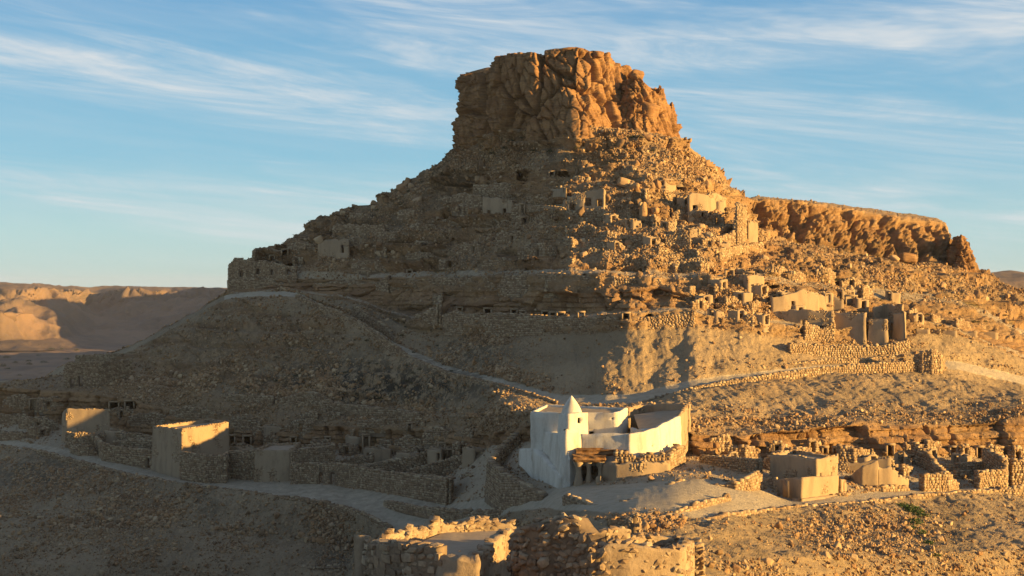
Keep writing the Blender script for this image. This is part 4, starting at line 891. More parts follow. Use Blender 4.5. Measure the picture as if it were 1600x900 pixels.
wall('ruined_wall', 'low dark wall behind the far left spur house', 'ruin', [(118,290,567,556),(160,290,566,554),(190,290,562,553)], ragged=.2)
wall('ruined_wall', 'small rubble wall at the left picture edge below the plain', 'ruin', [(0,262,668,648),(25,261,668,646),(60,259,672,654)], ragged=.4)
wall('terrace_wall', 'sweeping retaining wall curling below the cobbled ramp', 'wall', [(806,203,690,674),(783,199,716,694),(766,193,742,712),(762,186,770,722),(785,178,790,740),(815,172.5,792,757),(846,169,788,772)], t=.9, ragged=.06, batter=.08)
wall('terrace_wall', 'low kerb wall in the dark hollow below the sweeping wall', 'wall', [(600,196,790,782),(650,192,800,792),(700,188,810,796),(735,186,812,797)], ragged=.15)
wall('terrace_wall', 'small stone heap wall right of the dark hollow', 'wall', [(738,180,815,800),(760,178,816,796),(790,176,812,800)], ragged=.3)

# --- the white mosque
ms = empty('mosque', tuple(at(935, 735, 176))); tag(ms, 'whitewashed hillside mosque with a pointed cone minaret', 'mosque')
def mpart(part, pts, style='white', **kw): return wall('', None, None, pts, style=style, parent=ms, part=part, ragged=kw.pop('ragged', 0.05), rough=kw.pop('rough', .07), **kw)
mpart('prayer_hall', [(829,181,705,643),(872,179,705,644),(919,178,705,645),(965,177,705,645),(981,184,700,637),(852,191,690,632)], closed=True, roof=.25, openings=[(2,.1,.6,2.0,2.5),(2,.82,.18,4.0,4.2)])
mpart('minaret_shaft', [(872,174,700,646),(887,171,705,646),(919,172.5,705,645),(906,176,700,645)], closed=True, roof=.05, openings=[(1,.55,.45,3.4,4.1)])
mpart('buttress_wall', [(832,184,704,671),(858,178,728,676),(878,170.5,754,676),(884,170,754,671),(908,171,754,676)], batter=.03, t=1.2, drop=.8)
mpart('outer_step', [(811,185,712,702),(832,181,732,700),(858,174.5,749,727),(876,170,756,745)], t=1.5)
mpart('parapet_wall', [(905,171,712,677),(945,170.2,712,678),(982,169.5,712,678)], t=.5)
mpart('bastion_wall', [(982,169.3,716,679),(1006,170,716,674),(1031,171.5,714,667)], t=.5, batter=.03, openings=[(1,.5,.16,1.4,1.56)])
mpart('end_wall', [(1063.6,177.2,708,649),(1075,184,690,633)], style='mud', t=.5)
mpart('curtain_wall', [(1031,171.7,716,666),(1063,177,708,650)], t=.5, batter=.03, style='white')
mpart('court_back_wall', [(1075,184.5,660,632),(1045,188,655,630),(1010,190,650,632),(982,187,655,638)], style='mud', t=.4)
# court floor
off = np.array(ms.location)
def poly_floor(name, pts, parent, mat=None, z=None):
    cf = np.array([tuple(at(*p)) for p in pts])
    if z is not None: cf[:, 2] = z
    n = 12; rings = [cf]; V = []
    c = cf.mean(0); m = len(cf); B = np.concatenate([[cf[i]*(1-k/n)+cf[(i+1) % m]*k/n for k in range(n)] for i in range(m)]); R = 8
    for r in range(R): V.append(c+(B-c)*(1-r/(R-1)*.98))
    V = np.concatenate(V); V[:, 2] += .06*fbm(V/.9, 77, 3); nb_ = len(B)
    i = np.arange(R-1)[:, None]*nb_+np.arange(nb_)[None]; j = np.arange(R-1)[:, None]*nb_+(np.arange(nb_)[None]+1) % nb_
    return mesh_np(name, V-np.array(parent.location), np.stack([i, j, j+nb_, i+nb_], 2).reshape(-1, 4), mat or M['roof'], parent)
poly_floor('court_floor', [(904,690,171.5),(982,690,169.6),(1006,690,171),(1000,680,180),(905,680,178.5)], ms, z=-18.6)
poly_floor('flat_roof', [(1000,676,174.5),(1031,671,172.3),(1062,654,177.4),(1074,641,184),(1045,640,189),(990,648,187)], ms)
mpart('inner_court_wall', [(985,176,684,668),(1000,175,684,673),(1026,173,684,673)], t=.35)
def lathe(name, c, prof, n, mat, parent, noise=0.0, squash=(1, 1)):
    prof = np.array(prof); a = np.linspace(0, 2*np.pi, n, endpoint=False)
    v = np.stack([prof[:, 0:1]*np.cos(a)*squash[0], prof[:, 0:1]*np.sin(a)*squash[1], prof[:, 1:2]+0*a[None]], 2).reshape(-1, 3)+np.array(c)
    if noise: v += np.stack([fbm(v/.8, 3+k, 2) for k in range(3)], 1)*noise
    v -= np.array(parent.location)
    m = len(prof); f = [(i*n+j, i*n+(j+1) % n, (i+1)*n+(j+1) % n, (i+1)*n+j) for i in range(m-1) for j in range(n)]
    return mesh_np(name, v, np.array(f), mat, parent, smooth=True)
c = at(893, 648, 173.6)
cone = lathe('cone_roof', c, [(1.34, -0.1), (1.3, .2), (1.16, .65), (.92, 1.15), (.62, 1.6), (.32, 2.0), (.14, 2.25), (.01, 2.36)], 32, M['white'], ms, .03)
shaft = next(o for o in ms.children if o.name.startswith('minaret_shaft')); cone.parent = shaft
def ring_relief(px, py, D, r):
    c = np.array(tuple(at(px, py, D))); a = np.linspace(0, 2*np.pi, 20, endpoint=False); V = []
    for rr, dy in ((r*.8, 0), (r*.86, -.05), (r, -.05), (r*1.06, 0)): V += [(c[0]+rr*math.cos(t), c[1]+dy, c[2]+rr*math.sin(t)) for t in a]
    f = [(k*20+i, k*20+(i+1) % 20, (k+1)*20+(i+1) % 20, (k+1)*20+i) for k in range(3) for i in range(20)]
    par = next(o for o in ms.children if o.name.startswith('parapet_wall'))
    return mesh_np('ring_relief', np.array(V)-off, f, M['white'], par)

# little barrel vault in the court, with its round vent
def vault(parent, c, ln, r, ang, name='barrel_vault'):
    n = 16; a = np.linspace(0, np.pi, n); V = []
    for s in (-ln/2, ln/2): V += [(s, r*np.cos(t), r*np.sin(t)*.8) for t in a]
    V = np.array(V); R = np.array(Matrix.Rotation(ang, 3, 'Z')); V = V@R.T+np.array(c)-np.array(parent.location)
    f = [(i, i+1, n+i+1, n+i) for i in range(n-1)]+[tuple(range(n)), tuple(range(2*n-1, n-1, -1))]
    return mesh_np(name, V, f, M['white'], parent)
vault(ms, at(1011, 680, 175.5), 2.6, 1.05, .7)
# arcade below the parapet: rock slab, swelling columns, rough masonry
slab = empty('rock_ledge', tuple(at(925, 712, 171))); tag(slab, 'overhanging layered rock ledge roofing the open arcade under the mosque', 'rock ledge')
def slab_mesh(x0, x1, y0, y1, z0, z1, seed, jag=.25):
    nx, ny = 40, 10; top, V = [], []
    for k, zz in enumerate((z0, (z0*2+z1)/3+.02, (z0+2*z1)/3, z1)):
        ring = []
        for i in range(nx): ring.append((x0+(x1-x0)*i/(nx-1), y0))
        for i in range(1, ny): ring.append((x1, y0+(y1-y0)*i/ny))
        for i in range(nx): ring.append((x1+(x0-x1)*i/(nx-1), y1))
        ring = np.array([(a, b, zz) for a, b in ring]); cx = ring.mean(0)
        r = vnoise(ring*np.array((1.3, 1.3, 9))+seed, seed)*jag+(0.12 if k % 2 else -.12)
        dv = ring-cx; dv[:, 2] = 0; dv /= np.linalg.norm(dv, axis=1, keepdims=True)+1e-6
        ring += dv*r[:, None]; ring[:, 2] += vnoise(ring/0.9, seed+2)*.08
        V.append(ring)
    n = len(V[0]); V = np.concatenate(V); f = []
    for k in range(3): f += [(k*n+i, k*n+(i+1) % n, (k+1)*n+(i+1) % n, (k+1)*n+i) for i in range(n)]
    f += [tuple(range(3*n, 4*n)), tuple(range(n-1, -1, -1))]
    return V, f
for (pa, pb, d0, d1, pyt, pyb, sd) in [(896,946,168.6,175,712,722,3),(900,984,169.6,175,703,713,5),(905,990,170.2,174,700,706,8)]:
    a, b = at(pa, pyb, d0), at(pb, pyt, d0)
    V, f = slab_mesh(a.x, b.x, d0, d1, a.z, b.z, sd); mesh_np('stone_slab', V-np.array(slab.location), f, M['cliff'], slab)
arc = empty('arcade', tuple(at(920, 755, 170))); tag(arc, 'shadowy arcade of short swelling columns beneath the rock ledge', 'arcade')
for (px, r) in ((904, .42), (920, .3), (938, .36)):
    c = at(px, 757, 169.4); hgt = 2.75
    lathe('column', c, [(r*1.5, -.5), (r*1.5, .1), (r*1.25, .7), (r*.85, 1.4), (r*.8, 1.9), (r*1.3, 2.4), (r*1.7, hgt), (.02, hgt+.02)], 14, M['mud'], arc, .08)
wall('', None, None, [(889,172,757,718),(905,173.6,752,718),(945,173.6,752,718)], style='mud', parent=arc, part='back_wall', ragged=0, openings=[(1,.2,.9,.1,1.9),(1,.7,.9,.1,1.9)])
wall('', None, None, [(884,170.2,757,700),(891,169.6,757,716),(893,173,756,716)], style='white', parent=arc, part='side_pier', ragged=0)
wall('retaining_wall', 'rough sunlit masonry wall below the mosque, right of the arcade', 'wall', [(941,169,764,722),(960,166.8,764,726),(1000,166.4,762,722),(1046,167.2,758,722),(1050,172,752,716)], style='mud', t=1.2, ragged=.3, batter=.03)
wall('pillar_stub', 'short rounded white pillar stub at the arcade corner', 'pillar', [(931,167.8,761,745),(938,167.2,762,744),(943,167.8,762,746),(936,169,760,745)], style='mud', closed=True, ragged=.1, ds=.3, roof=.1)
wall('rubble_wall', 'crumbling upper masonry between bastion and lower wall', 'wall', [(960,168.8,728,708),(1000,168.6,730,712),(1048,169.2,728,706),(1070,174,716,694)], ragged=.5, t=.8)

# --- terrace ground walls in front of the mosque
wall('terrace_wall', 'sunlit stepped wall in front of the mosque yard', 'wall', [(946,137,812,800),(985,142,802,786),(1010,147,792,776),(1040,153,780,764),(1068,158,768,750)], t=.8, ragged=.25)
wall('terrace_wall', 'shaded short wall turning left from the stepped yard wall', 'wall', [(946,137,812,802),(915,145,796,787),(880,154,782,773)], t=.6, ragged=.15)
wall('terrace_wall', 'curved lit wall below the red walled yard', 'wall', [(1082,157,772,756),(1110,155,776,760),(1150,153.5,776,755),(1172,154.5,770,746),(1190,158,762,738)], t=.7, ragged=.15)
wall('courtyard_wall', 'long brick red wall in shade with a pale right end', 'wall', [(1094,176,736,712),(1140,171,740,716),(1188,166,745,719),(1191,167,745,718)], t=.5, ragged=.03, size=.8)
wall('terrace_wall', 'lower edge wall of the track at right, nearest the viewer', 'wall', [(1092,123,850,826),(1108,126,836,814),(1140,132,818,804),(1200,142,808,798),(1260,148,800,791),(1350,152,795,786)], t=.7, ragged=.1)
wall('terrace_wall', 'continuing edge wall of the right track toward the picture edge', 'wall', [(1350,152,795,786),(1400,156,788,779),(1450,160,781,773),(1550,167,775,767),(1600,170,779,771),(1660,172,782,774)], t=.7, ragged=.1)
wall('terrace_wall', 'low rounded wall crossing the lit slope below the right track', 'wall', [(1190,136,836,828),(1230,137,846,836),(1270,138,852,842),(1310,140,856,850)], t=.6, ragged=.25)
wall('terrace_wall', 'crumbling wall line above the foreground ruin at right', 'wall', [(985,118,832,818),(1010,121,824,806),(1040,123,820,802),(1070,124,818,806)], t=.8, ragged=.5)
wall('terrace_wall', 'faint field wall crossing the bright yard before the mosque', 'wall', [(1060,128,808,800),(1100,136,794,786),(1140,143,784,776)], t=.6, ragged=.25)

# --- right village
hB = empty('house', tuple(at(1250, 775, 158))); tag(hB, 'square two level plastered house with a dark door on its shaded side, right village', 'house')
def bpart(part, pts, **kw): return wall('', None, None, pts, style='mud', parent=hB, part=part, ragged=kw.pop('ragged', .05), **kw)
bpart('lower_storey', [(1184,163,768,748),(1216,159,775,748),(1252,154.5,786,746),(1310,158,778,743),(1260,168,760,742)], closed=True, roof=.2, openings=[(1,.3,.75,.05,1.95)], t=.4)
bpart('upper_storey', [(1203,165.5,752,709),(1275,157.2,752,717),(1309,159.6,750,712),(1240,170,742,704)], closed=True, roof=.35, openings=[(1,.2,.25,.5,.95),(1,.72,.22,.6,1.0)], t=.4, ragged=.12)
bpart('plinth', [(1236,155.6,788,778),(1252,153.6,790,781),(1322,158,783,771)], t=.9)
ls = next(o for o in hB.children if o.name.startswith('lower_storey'))
p_ = at(1228.5, 764, 158.6); dv_, df_ = box_cloud(np.array([tuple(p_)])-np.array(hB.location), np.array([(.42, .04, .95)]), np.array([[(.72, -.69, 0), (.69, .72, 0), (0, 0, 1)]]), .02)
mesh_np('door_leaf', dv_, df_, M['core'], ls)
wall('ruined_wall', 'narrow pier with a side doorway beside the square house', 'ruin', [(1309,160,772,745),(1314,159.5,773,746),(1323,161,772,754)], style='mud', ragged=.3, openings=[(1,.5,.35,.3,1.5)])
wall('ruined_house', 'rounded two bay ruin with plaster on its front and a crack between', 'ruin', [(1327,169,768,744),(1344,165.5,771,730),(1371,165,772,721),(1374,165.2,772,735),(1392,165,772,729),(1408,165.5,771,744),(1421,167,769,748)], style='mud', ragged=.25, openings=[(2,.5,.12,.6,3.0)])
wall('ruined_wall', 'back wall of the two bay ruin with a standing stub', 'ruin', [(1312,174,740,722),(1345,173,742,722),(1380,172,742,716),(1392,171.5,742,713)], style='mud', ragged=.4)
wall('terrace_wall', 'low stone base along the foot of the two bay ruin', 'wall', [(1343,163.5,774,764),(1380,163.5,774,760),(1420,165.5,772,761)], t=.6, ragged=.1)
wall('ruined_house', 'roofless stone room with thick rubble front left of the track junction', 'ruin', [(1437,167.5,772,738),(1443,166,774,740),(1482,167,773,740),(1497,170,768,752)], ragged=.2, t=.8)
wall('ruined_wall', 'rubble wall sweeping from the cave doors down to the stone room', 'ruin', [(1425,181,730,690),(1445,179,738,708),(1460,175,748,728),(1472,172,755,738)], ragged=.2, t=.8)
wall('ruined_wall', 'lit inner cross wall behind the stone room', 'ruin', [(1462,178,742,728),(1500,178,740,724),(1535,179,738,724)], ragged=.15)
wall('ruined_house', 'curved roofless room at the right with an open doorway', 'ruin', [(1523,172.5,766,742),(1530,170.5,767,738),(1572,172,762,735),(1574,173,762,718),(1545,180,738,700)], ragged=.15, t=.8, openings=[(3,.15,.8,0,1.9)])
wall('ruined_wall', 'high stone wall beside the doorway at the right picture edge', 'ruin', [(1582,174,760,718),(1600,174,760,718),(1650,176,758,722)], ragged=.2, t=.8)
wall('ruined_wall', 'small low wall stub at the right edge near the track', 'ruin', [(1562,168,776,764),(1585,168,778,762),(1610,169,778,758)], ragged=.2)
wall('courtyard_wall', 'shaded inner wall right of the brick red yard', 'wall', [(1191,176,742,722),(1203,174,744,712)], ragged=.1)
for i, (px, l) in enumerate([(1245,'leftmost rubble hut front built against the right hand rock ledge'),(1335,'rubble hut front by the tallest cave door of the right village'),(1165,'rubble wall pile against the ledge above the red wall')]):
    wall('rubble_wall', l, 'wall', [(px-28,181,722,700-i*2),(px,180,722,696),(px+22,181,722,704)], ragged=.6, t=.9)

small_ruins('rubble front wall close under the right village rock ledge', 'rubble front walls under the right village ledge', [(1215,712,36,16),(1270,708,34,14),(1350,716,30,14),(1420,712,30,18),(1455,706,30,14),(1510,716,34,14),(1550,716,30,16),(1590,718,30,15),(1130,700,40,16),(1390,736,26,14),(1500,748,30,10),(1415,742,20,14)])
small_houses('small sunlit hut standing before the right village ledge', 'sunlit huts before the right village ledge', [(1222,726,34,20),(1356,732,32,18),(1450,722,30,18),(1502,730,32,18),(1590,738,30,18),(1140,728,30,14),(1410,726,26,16)])
small_houses('roofless shaded room with a plastered front in the left village', 'roofless plastered rooms of the left village', [(120,694,44,26),(222,714,44,26),(375,728,44,28),(432,690,40,24),(590,722,44,22),(640,728,40,20),(690,724,40,24),(560,706,40,24),(740,722,36,22),(182,700,40,26)])
small_houses('small shaded stone house in the left village yards', 'shaded small stone houses of the left village', [(140,688,34,20),(205,704,34,20),(378,716,34,20),(430,700,34,18),(545,712,30,16),(610,706,32,18),(655,716,30,16),(725,712,34,18),(60,684,34,16),(500,704,28,14),(700,738,30,14)], 'stone')
small_ruins('half buried stone wall in the dark left village yards', 'half buried walls of the left village yards', [(130,712,40,16),(215,700,36,20),(230,668,60,20),(190,655,50,16),(420,684,50,18),(470,676,50,16),(560,690,50,18),(690,690,56,18),(640,700,46,16),(730,690,40,16),(380,672,50,18),(300,655,70,16),(60,672,60,18),(30,640,50,20),(75,640,46,18),(20,688,50,12),(500,660,60,16),(590,672,60,14)])
# --- doorways of the rock dwellings: lintel, two jambs, weathered door leaf
K_ = 0
def boxm(name, c, half, mat, parent, jit=.1):
    v, f = box_cloud(np.array([c])-np.array(parent.location), np.array([half]), np.eye(3)[None], jit)
    return mesh_np(name, v, f, mat, parent)
def wood_build(nt, b):
    v = obj_vec(nt); c = mix_rgb(nt, noise_tex(nt, scaled(nt, v, (6, 6, .6)), 2, 4), (0.05, 0.035, 0.025), (0.11, 0.075, 0.045)); L(nt, c, b.inputs['Base Color'])
M['wood'] = make_mat('old_palm_wood', wood_build)
def where(px, py):
    if py > 600: return 'in the left village ledge' if px < 800 else 'in the right village ledge'
    if py > 455: return 'in the long middle ledge'
    return 'in the upper slopes'
for (cx, cy, w, h, y0) in CAVED:
    if w > 15 or h < 7 or w < 5: continue
    K_ += 1; dl = at(cx, cy+h/2, y0-.15); e = empty('cave_doorway', tuple(dl))
    tag(e, 'dark doorway cut into rock '+where(cx, cy), 'doorway', 'doorways of the rock cut dwellings '+where(cx, cy))
    ww, hh = w/F*y0, h/F*y0
    boxm('lintel', (dl.x, dl.y+.25, dl.z+hh+.1), (ww/2+.35, .35, .14), M['stone'], e)
    for s_ in (-1, 1): boxm('jamb', (dl.x+s_*(ww/2+.14), dl.y+.25, dl.z+hh/2), (.14, .33, hh/2), M['stone'], e)

# ------------------------------------------------------------------ boulders
def hull_rock(seed, planes=15, n=3, rough=.05, sq=(1, 1, .8)):
    r = np.random.default_rng(seed)
    bm = bpy.data.meshes.new('t'); import bmesh
    b = bmesh.new(); bmesh.ops.create_icosphere(b, subdivisions=n, radius=1.0)
    v = np.array([x.co[:] for x in b.verts]); f = np.array([[x.index for x in q.verts] for q in b.faces]); b.free()
    v /= np.linalg.norm(v, axis=1, keepdims=True)
    nn = r.normal(size=(planes, 3)); nn /= np.linalg.norm(nn, axis=1, keepdims=True); nn = np.vstack([nn, np.eye(3), -np.eye(3)])
    dd = r.uniform(.55, .9, len(nn)); dots = v@nn.T; rad = np.where(dots > .05, dd/np.maximum(dots, .05), 9).min(1)
    rad = np.minimum(rad, 1.4)*(1+rough*fbm(v*2.5+seed, seed, 3)*2)
    return v*rad[:, None]*np.array(sq), f
ROCKS = []
for k in range(9):
    v, f = hull_rock(100+k, 5+k, 3, .045, (1, rng.uniform(.75, 1), rng.uniform(.6, .95)))
    me = mesh_np('boulder', v, f, M['boulder']); ROCKS.append(me.data); bpy.data.objects.remove(me)
def boulder(p, s, label, cat='boulder', group=None, k=None, rot=None, name='boulder'):
    o = bpy.data.objects.new(name, ROCKS[int(rng.integers(9)) if k is None else k]); COL.objects.link(o)
    o.location = p; o.scale = s if hasattr(s, '__len__') else (s, s, s); o.rotation_euler = rot if rot is not None else tuple(rng.uniform(0, 6.28, 3))
    return tag(o, label, cat, group)
CL = {}
def cliffy(o):
    if o.data.name not in CL: m_ = o.data.copy(); m_.materials.clear(); m_.materials.append(M['cliff']); CL[o.data.name] = m_
    o.data = CL[o.data.name]; return o
cliffy(boulder(at(319,626,277), (3.0,2.6,2.6), 'big split tan boulder perched above the tall grey house', rot=(.3,.2,.5), k=6))
cliffy(boulder(at(993,119,296), (1.9,1.8,2.1), 'round balanced boulder poised on the right rim of the butte', rot=(0,.2,.3), k=5))
cliffy(boulder(at(1012,172,290.5), (3.3,2.8,3.6), 'great domed boulder leaning against the right side of the butte', rot=(.2,.1,1.0), k=6))
cliffy(boulder(at(887,79,289), (2.6,2.2,.75), 'flat cap rock forming the summit of the butte', rot=(0,0,.2), k=2))
cliffy(boulder(at(826,88,291), (2.2,1.8,.8), 'flat cap rock left of the summit', rot=(0,0,.6), k=3))
cliffy(boulder(at(934,85,289), (1.6,1.6,1.2), 'sunlit crumbling block at the top right of the summit', rot=(0,0,.6), k=6))
boulder(at(913,238,285), (.75,.7,1.1), 'upright pale block on the slope below the butte', rot=(0,.1,.3), k=1)
boulder(at(946,247,284), (1.9,1.4,.95), 'tilted bright slab on the slope below the butte', rot=(.2,.3,.1), k=2)
boulder(at(975,285,270), (1.7,1.5,1.6), 'large cracked boulder among the upper right ruins', rot=(.2,.3,.1), k=7)
boulder(at(992,292,269), (1.2,1.2,1.3), 'rounder boulder beside the large cracked one', rot=(.2,.3,1.1), k=5)
boulder(at(1005,330,262), (1.0,1.0,2.4), 'thin stone stack standing in the upper ruins', rot=(0,.1,.1), k=1)
cliffy(boulder(at(1415,402,296), (2.2,2.0,1.7), 'reddish boulder fallen at the foot of the mesa cliff', rot=(0,.1,.1), k=0))
boulder(at(498,374,300), (1.3,.9,1.5), 'pale leaning slab on the dark left slope', rot=(0,-.5,.4), k=6)
# scattered boulders: countable ones as things, the rest as scree
zones = [ # name, px range, py range, rows, count, size range
 ('dark boulder lodged on the shaded upper left slope', (480,760), (240,400), (18,20), 70, (.45,1.35)),
 ('boulder in the sunlit slope beneath the butte', (850,1130), (215,350), (18,20), 70, (.45,1.3)),
 ('boulder on the rocky right slope under the mesa', (1180,1590), (385,520), (17,20), 75, (.4,1.15)),
 ('block resting among the ledges of the middle slope', (880,1200), (350,450), (17,19), 40, (.4,1.0)),
 ('loose rock on the dark left shoulder', (400,700), (390,440), (17,19), 25, (.4,1.0)),
]
for (lab, xr, yr, kr, cnt, sr) in zones:
    m = (PXd > xr[0]) & (PXd < xr[1]) & (PYd > yr[0]) & (PYd < yr[1]) & (rowk[:, None] >= kr[0]) & (rowk[:, None] <= kr[1])
    I = np.argwhere(m); I = I[rng.choice(len(I), min(cnt, len(I)), replace=False)]
    for (a, b) in I:
        s = sr[0]+(sr[1]-sr[0])*rng.random()**2.2
        boulder(tuple(Pd[a, b]+np.array((0, 0, s*.15))), (s*rng.uniform(.8, 1.4), s, s*rng.uniform(.7, 1.1)), lab, 'boulder', 'boulders, '+lab)
SRC = {k+1: next(o for o in bpy.data.objects if o.data == ROCKS[(1, 3, 6)[k]]) for k in range(3)}
# scree: geometry-nodes instances of a faceted stone on points taken from the slope itself
def scree(name, pts, nrm, size, seed, mat):
    n = len(pts); me = bpy.data.meshes.new(name); me.vertices.add(n); me.vertices.foreach_set('co', pts.astype(np.float32).ravel())
    a = me.attributes.new('scl', 'FLOAT_VECTOR', 'POINT'); a.data.foreach_set('vector', (size[:, None]*rng.uniform(.6, 1.3, (n, 3))).astype(np.float32).ravel())
    a = me.attributes.new('rot', 'FLOAT_VECTOR', 'POINT'); a.data.foreach_set('vector', rng.uniform(0, 6.28, (n, 3)).astype(np.float32).ravel())
    me.materials.append(mat)
    o = bpy.data.objects.new(name, me); COL.objects.link(o); tag(o, kind='stuff')
    ng = bpy.data.node_groups.new(name, 'GeometryNodeTree')
    ng.interface.new_socket('Geometry', in_out='INPUT', socket_type='NodeSocketGeometry'); ng.interface.new_socket('Geometry', in_out='OUTPUT', socket_type='NodeSocketGeometry')
    gi = ng.nodes.new('NodeGroupInput'); go = ng.nodes.new('NodeGroupOutput')
    oi = ng.nodes.new('GeometryNodeObjectInfo'); oi.inputs['Object'].default_value = SRC[seed]; oi.transform_space = 'ORIGINAL'
    sm = ng.nodes.new('GeometryNodeSetMaterial'); sm.inputs['Material'].default_value = mat; ng.links.new(oi.outputs['Geometry'], sm.inputs[0])
    ip = ng.nodes.new('GeometryNodeInstanceOnPoints')
    m2p = ng.nodes.new('GeometryNodeMeshToPoints'); ng.links.new(gi.outputs[0], m2p.inputs[0])
    ng.links.new(m2p.outputs[0], ip.inputs['Points']); ng.links.new(sm.outputs[0], ip.inputs['Instance'])
    for at_, sock in (('rot', 'Rotation'), ('scl', 'Scale')):
        na = ng.nodes.new('GeometryNodeInputNamedAttribute'); na.data_type = 'FLOAT_VECTOR'; na.inputs['Name'].default_value = at_
        ng.links.new(na.outputs['Attribute'], ip.inputs[sock])
    ng.links.new(ip.outputs[0], go.inputs[0])
    md = o.modifiers.new('scatter', 'NODES'); md.node_group = ng
    return o
def sblob(cx, cy, rx, ry): return 1-sstep(np.sqrt(((PXd-cx)/rx)**2+((PYd-cy)/ry)**2), .5, 1.3)
dens = np.zeros_like(RD)
kd = {3: .25, 4: .35, 5: .45, 7: .25, 8: .12, 9: .7, 10: .55, 12: .5, 13: .4, 14: .3, 15: .12, 16: .3, 17: .4, 18: .6, 19: .65, 20: .75, 22: .3}
for k, v in kd.items(): dens[rowk == k] = v
cl_ = fbm(Pd.reshape(-1, 3)/7, 400, 3).reshape(RD.shape); dens *= np.clip(.7+2.0*cl_, .2, 1.6)
dens = np.where((rowk == 10)[:, None] | (rowk == 12)[:, None], dens*(.6+1.2*(1-sstep(np.abs(rowt[:, None]-.12), 0, .25))), dens)
dens *= 1-.75*sstep(rock, .4, .8)
dens = np.where(np.isin(rowk, [4, 5, 10, 12])[:, None] & (PXd > 860), dens*.2, dens)
dens += 1.2*sblob(770, 525, 45, 14)+.8*sblob(1180, 470, 70, 30)+.8*sblob(1350, 540, 90, 10)+.9*sblob(1010, 815, 60, 18)+.5*sblob(1350, 830, 120, 40)
dens *= ((PXd > -20) & (PXd < 1620) & (PYd < 930))
# screen area each vertex stands for, so that stones follow the ground and not the mesh rows
area = np.abs(np.gradient(PYd, axis=0))*np.abs(np.gradient(PXd, axis=1))
wgt = (dens*np.clip(area, 0, 4)*(RD/200)**1.0).reshape(-1); wgt = np.clip(wgt, 0, None); wgt /= wgt.sum()
NS = 220000
pick = rng.choice(len(wgt), NS, p=wgt); Pf = Pd.reshape(-1, 3)[pick]
size = 0.06+0.12*rng.random(NS)**2.2+0.34*(rng.random(NS)**20)+0.10*np.isin(rowk[pick//NC], [18, 19, 20])*rng.random(NS)**2
size *= np.where((PXd.reshape(-1)[pick] < 800) & np.isin(rowk[pick//NC], [5, 10, 12]), 1.5, 1)
size *= np.where(np.isin(rowk[pick//NC], [10, 12, 5]) & (rowt[pick//NC] > .3), .75, 1)
Pf = Pf+np.stack([rng.uniform(-.3, .3, NS), rng.uniform(-.2, .2, NS), size*.15], 1)
for k in range(3):
    s_ = slice(k*NS//3, (k+1)*NS//3)
    scree('scree', Pf[s_], None, size[s_], k+1, M['boulder'])
# ------------------------------------------------------------------ foreground ruin, big stones as parts
def block_mesh(seed, e=.28):
    import bmesh
    b = bmesh.new(); bmesh.ops.create_cube(b, size=2.0); bmesh.ops.subdivide_edges(b, edges=b.edges[:], cuts=1, use_grid_fill=True)
    r = np.random.default_rng(seed); v = np.array([x.co[:] for x in b.verts]); f = [tuple(x.index for x in q.verts) for q in b.faces]; b.free()
    n = np.linalg.norm(v, axis=1, keepdims=True); v = v*(1-e)+v/n*1.15*e; v += r.uniform(-.13, .13, v.shape)
    me = bpy.data.meshes.new('stone_block'); me.from_pydata([tuple(x) for x in v], [], f); me.materials.append(M['stone_big']); return me
def sb_build(nt, b):
    v = obj_vec(nt); oi = nt.nodes.new('ShaderNodeObjectInfo')
    cr = nt.nodes.new('ShaderNodeValToRGB'); L(nt, oi.outputs['Random'], cr.inputs[0]); e = cr.color_ramp.elements
    e[0].color = (0.21, 0.15, 0.10, 1); e[1].color = (0.42, 0.33, 0.225, 1); x = e.new(.5); x.color = (.31, .215, .135, 1)
    c = mix_rgb(nt, math_node(nt, 'MULTIPLY', ramp(nt, noise_tex(nt, v, 3.0, 8, 0.7), 0.42, 0.7), 0.6), cr.outputs[0], (0.15, 0.105, 0.07))
    c = mix_rgb(nt, math_node(nt, 'MULTIPLY', ramp(nt, noise_tex(nt, v, 9.0, 5, 0.6), 0.62, 0.72), 0.5), c, (0.45, 0.38, 0.28))
    L(nt, c, b.inputs['Base Color']); bump(nt, b, noise_tex(nt, v, 10.0, 8, 0.75), 0.9, 0.05)
M['stone_big'] = make_mat('large_rubble', sb_build)
BL = [block_mesh(900+k) for k in range(8)]
def stones_as_parts(info, root, size=1.0, proud=.08, cap=True, name='stone', lim=290, jumble=0.0):
    global box_cloud
    keep = box_cloud; got = []
    box_cloud = lambda C, H, A, jit=.18: (got.append((C, H, A)), None)[1] or (np.zeros((0, 3)), np.zeros((0, 4), int))
    wall_stones(info, size, cap, proud); box_cloud = keep
    H_ = got[0][1]*rng.uniform(.75, 1.35, (len(got[0][1]), 1)); C, H, A = got[0][0], H_, got[0][2]; vis_ = (450-C[:, 2]/C[:, 1]*F) < 925; C, H, A = C[vis_], H[vis_], A[vis_]
    if len(C) > lim: ix = np.sort(rng.choice(len(C), lim, replace=False)); C, H, A = C[ix], H[ix], A[ix]
    off = Vector(root.location)
    for c, h, a in zip(C, H, A):
        o = bpy.data.objects.new(name, (BLH if jumble or rng.random() < .5 else BL)[int(rng.integers(8))]); COL.objects.link(o); o.parent = root
        R = Matrix(((a[0][0], a[1][0], a[2][0]), (a[0][1], a[1][1], a[2][1]), (a[0][2], a[1][2], a[2][2])))
        if jumble: R = Matrix.Rotation(rng.normal(0, jumble), 3, 'Y')@Matrix.Rotation(rng.normal(0, jumble*.6), 3, 'X')@R; h = np.minimum(h*rng.uniform(.8, 1.6, 3), .33)
        o.matrix_local = Matrix.Translation(Vector(c)-off)@R.to_4x4()@Matrix.Diagonal((*h, 1)) if False else Matrix.LocRotScale(Vector(c)-off, R.to_quaternion(), Vector(h))
BLH = []
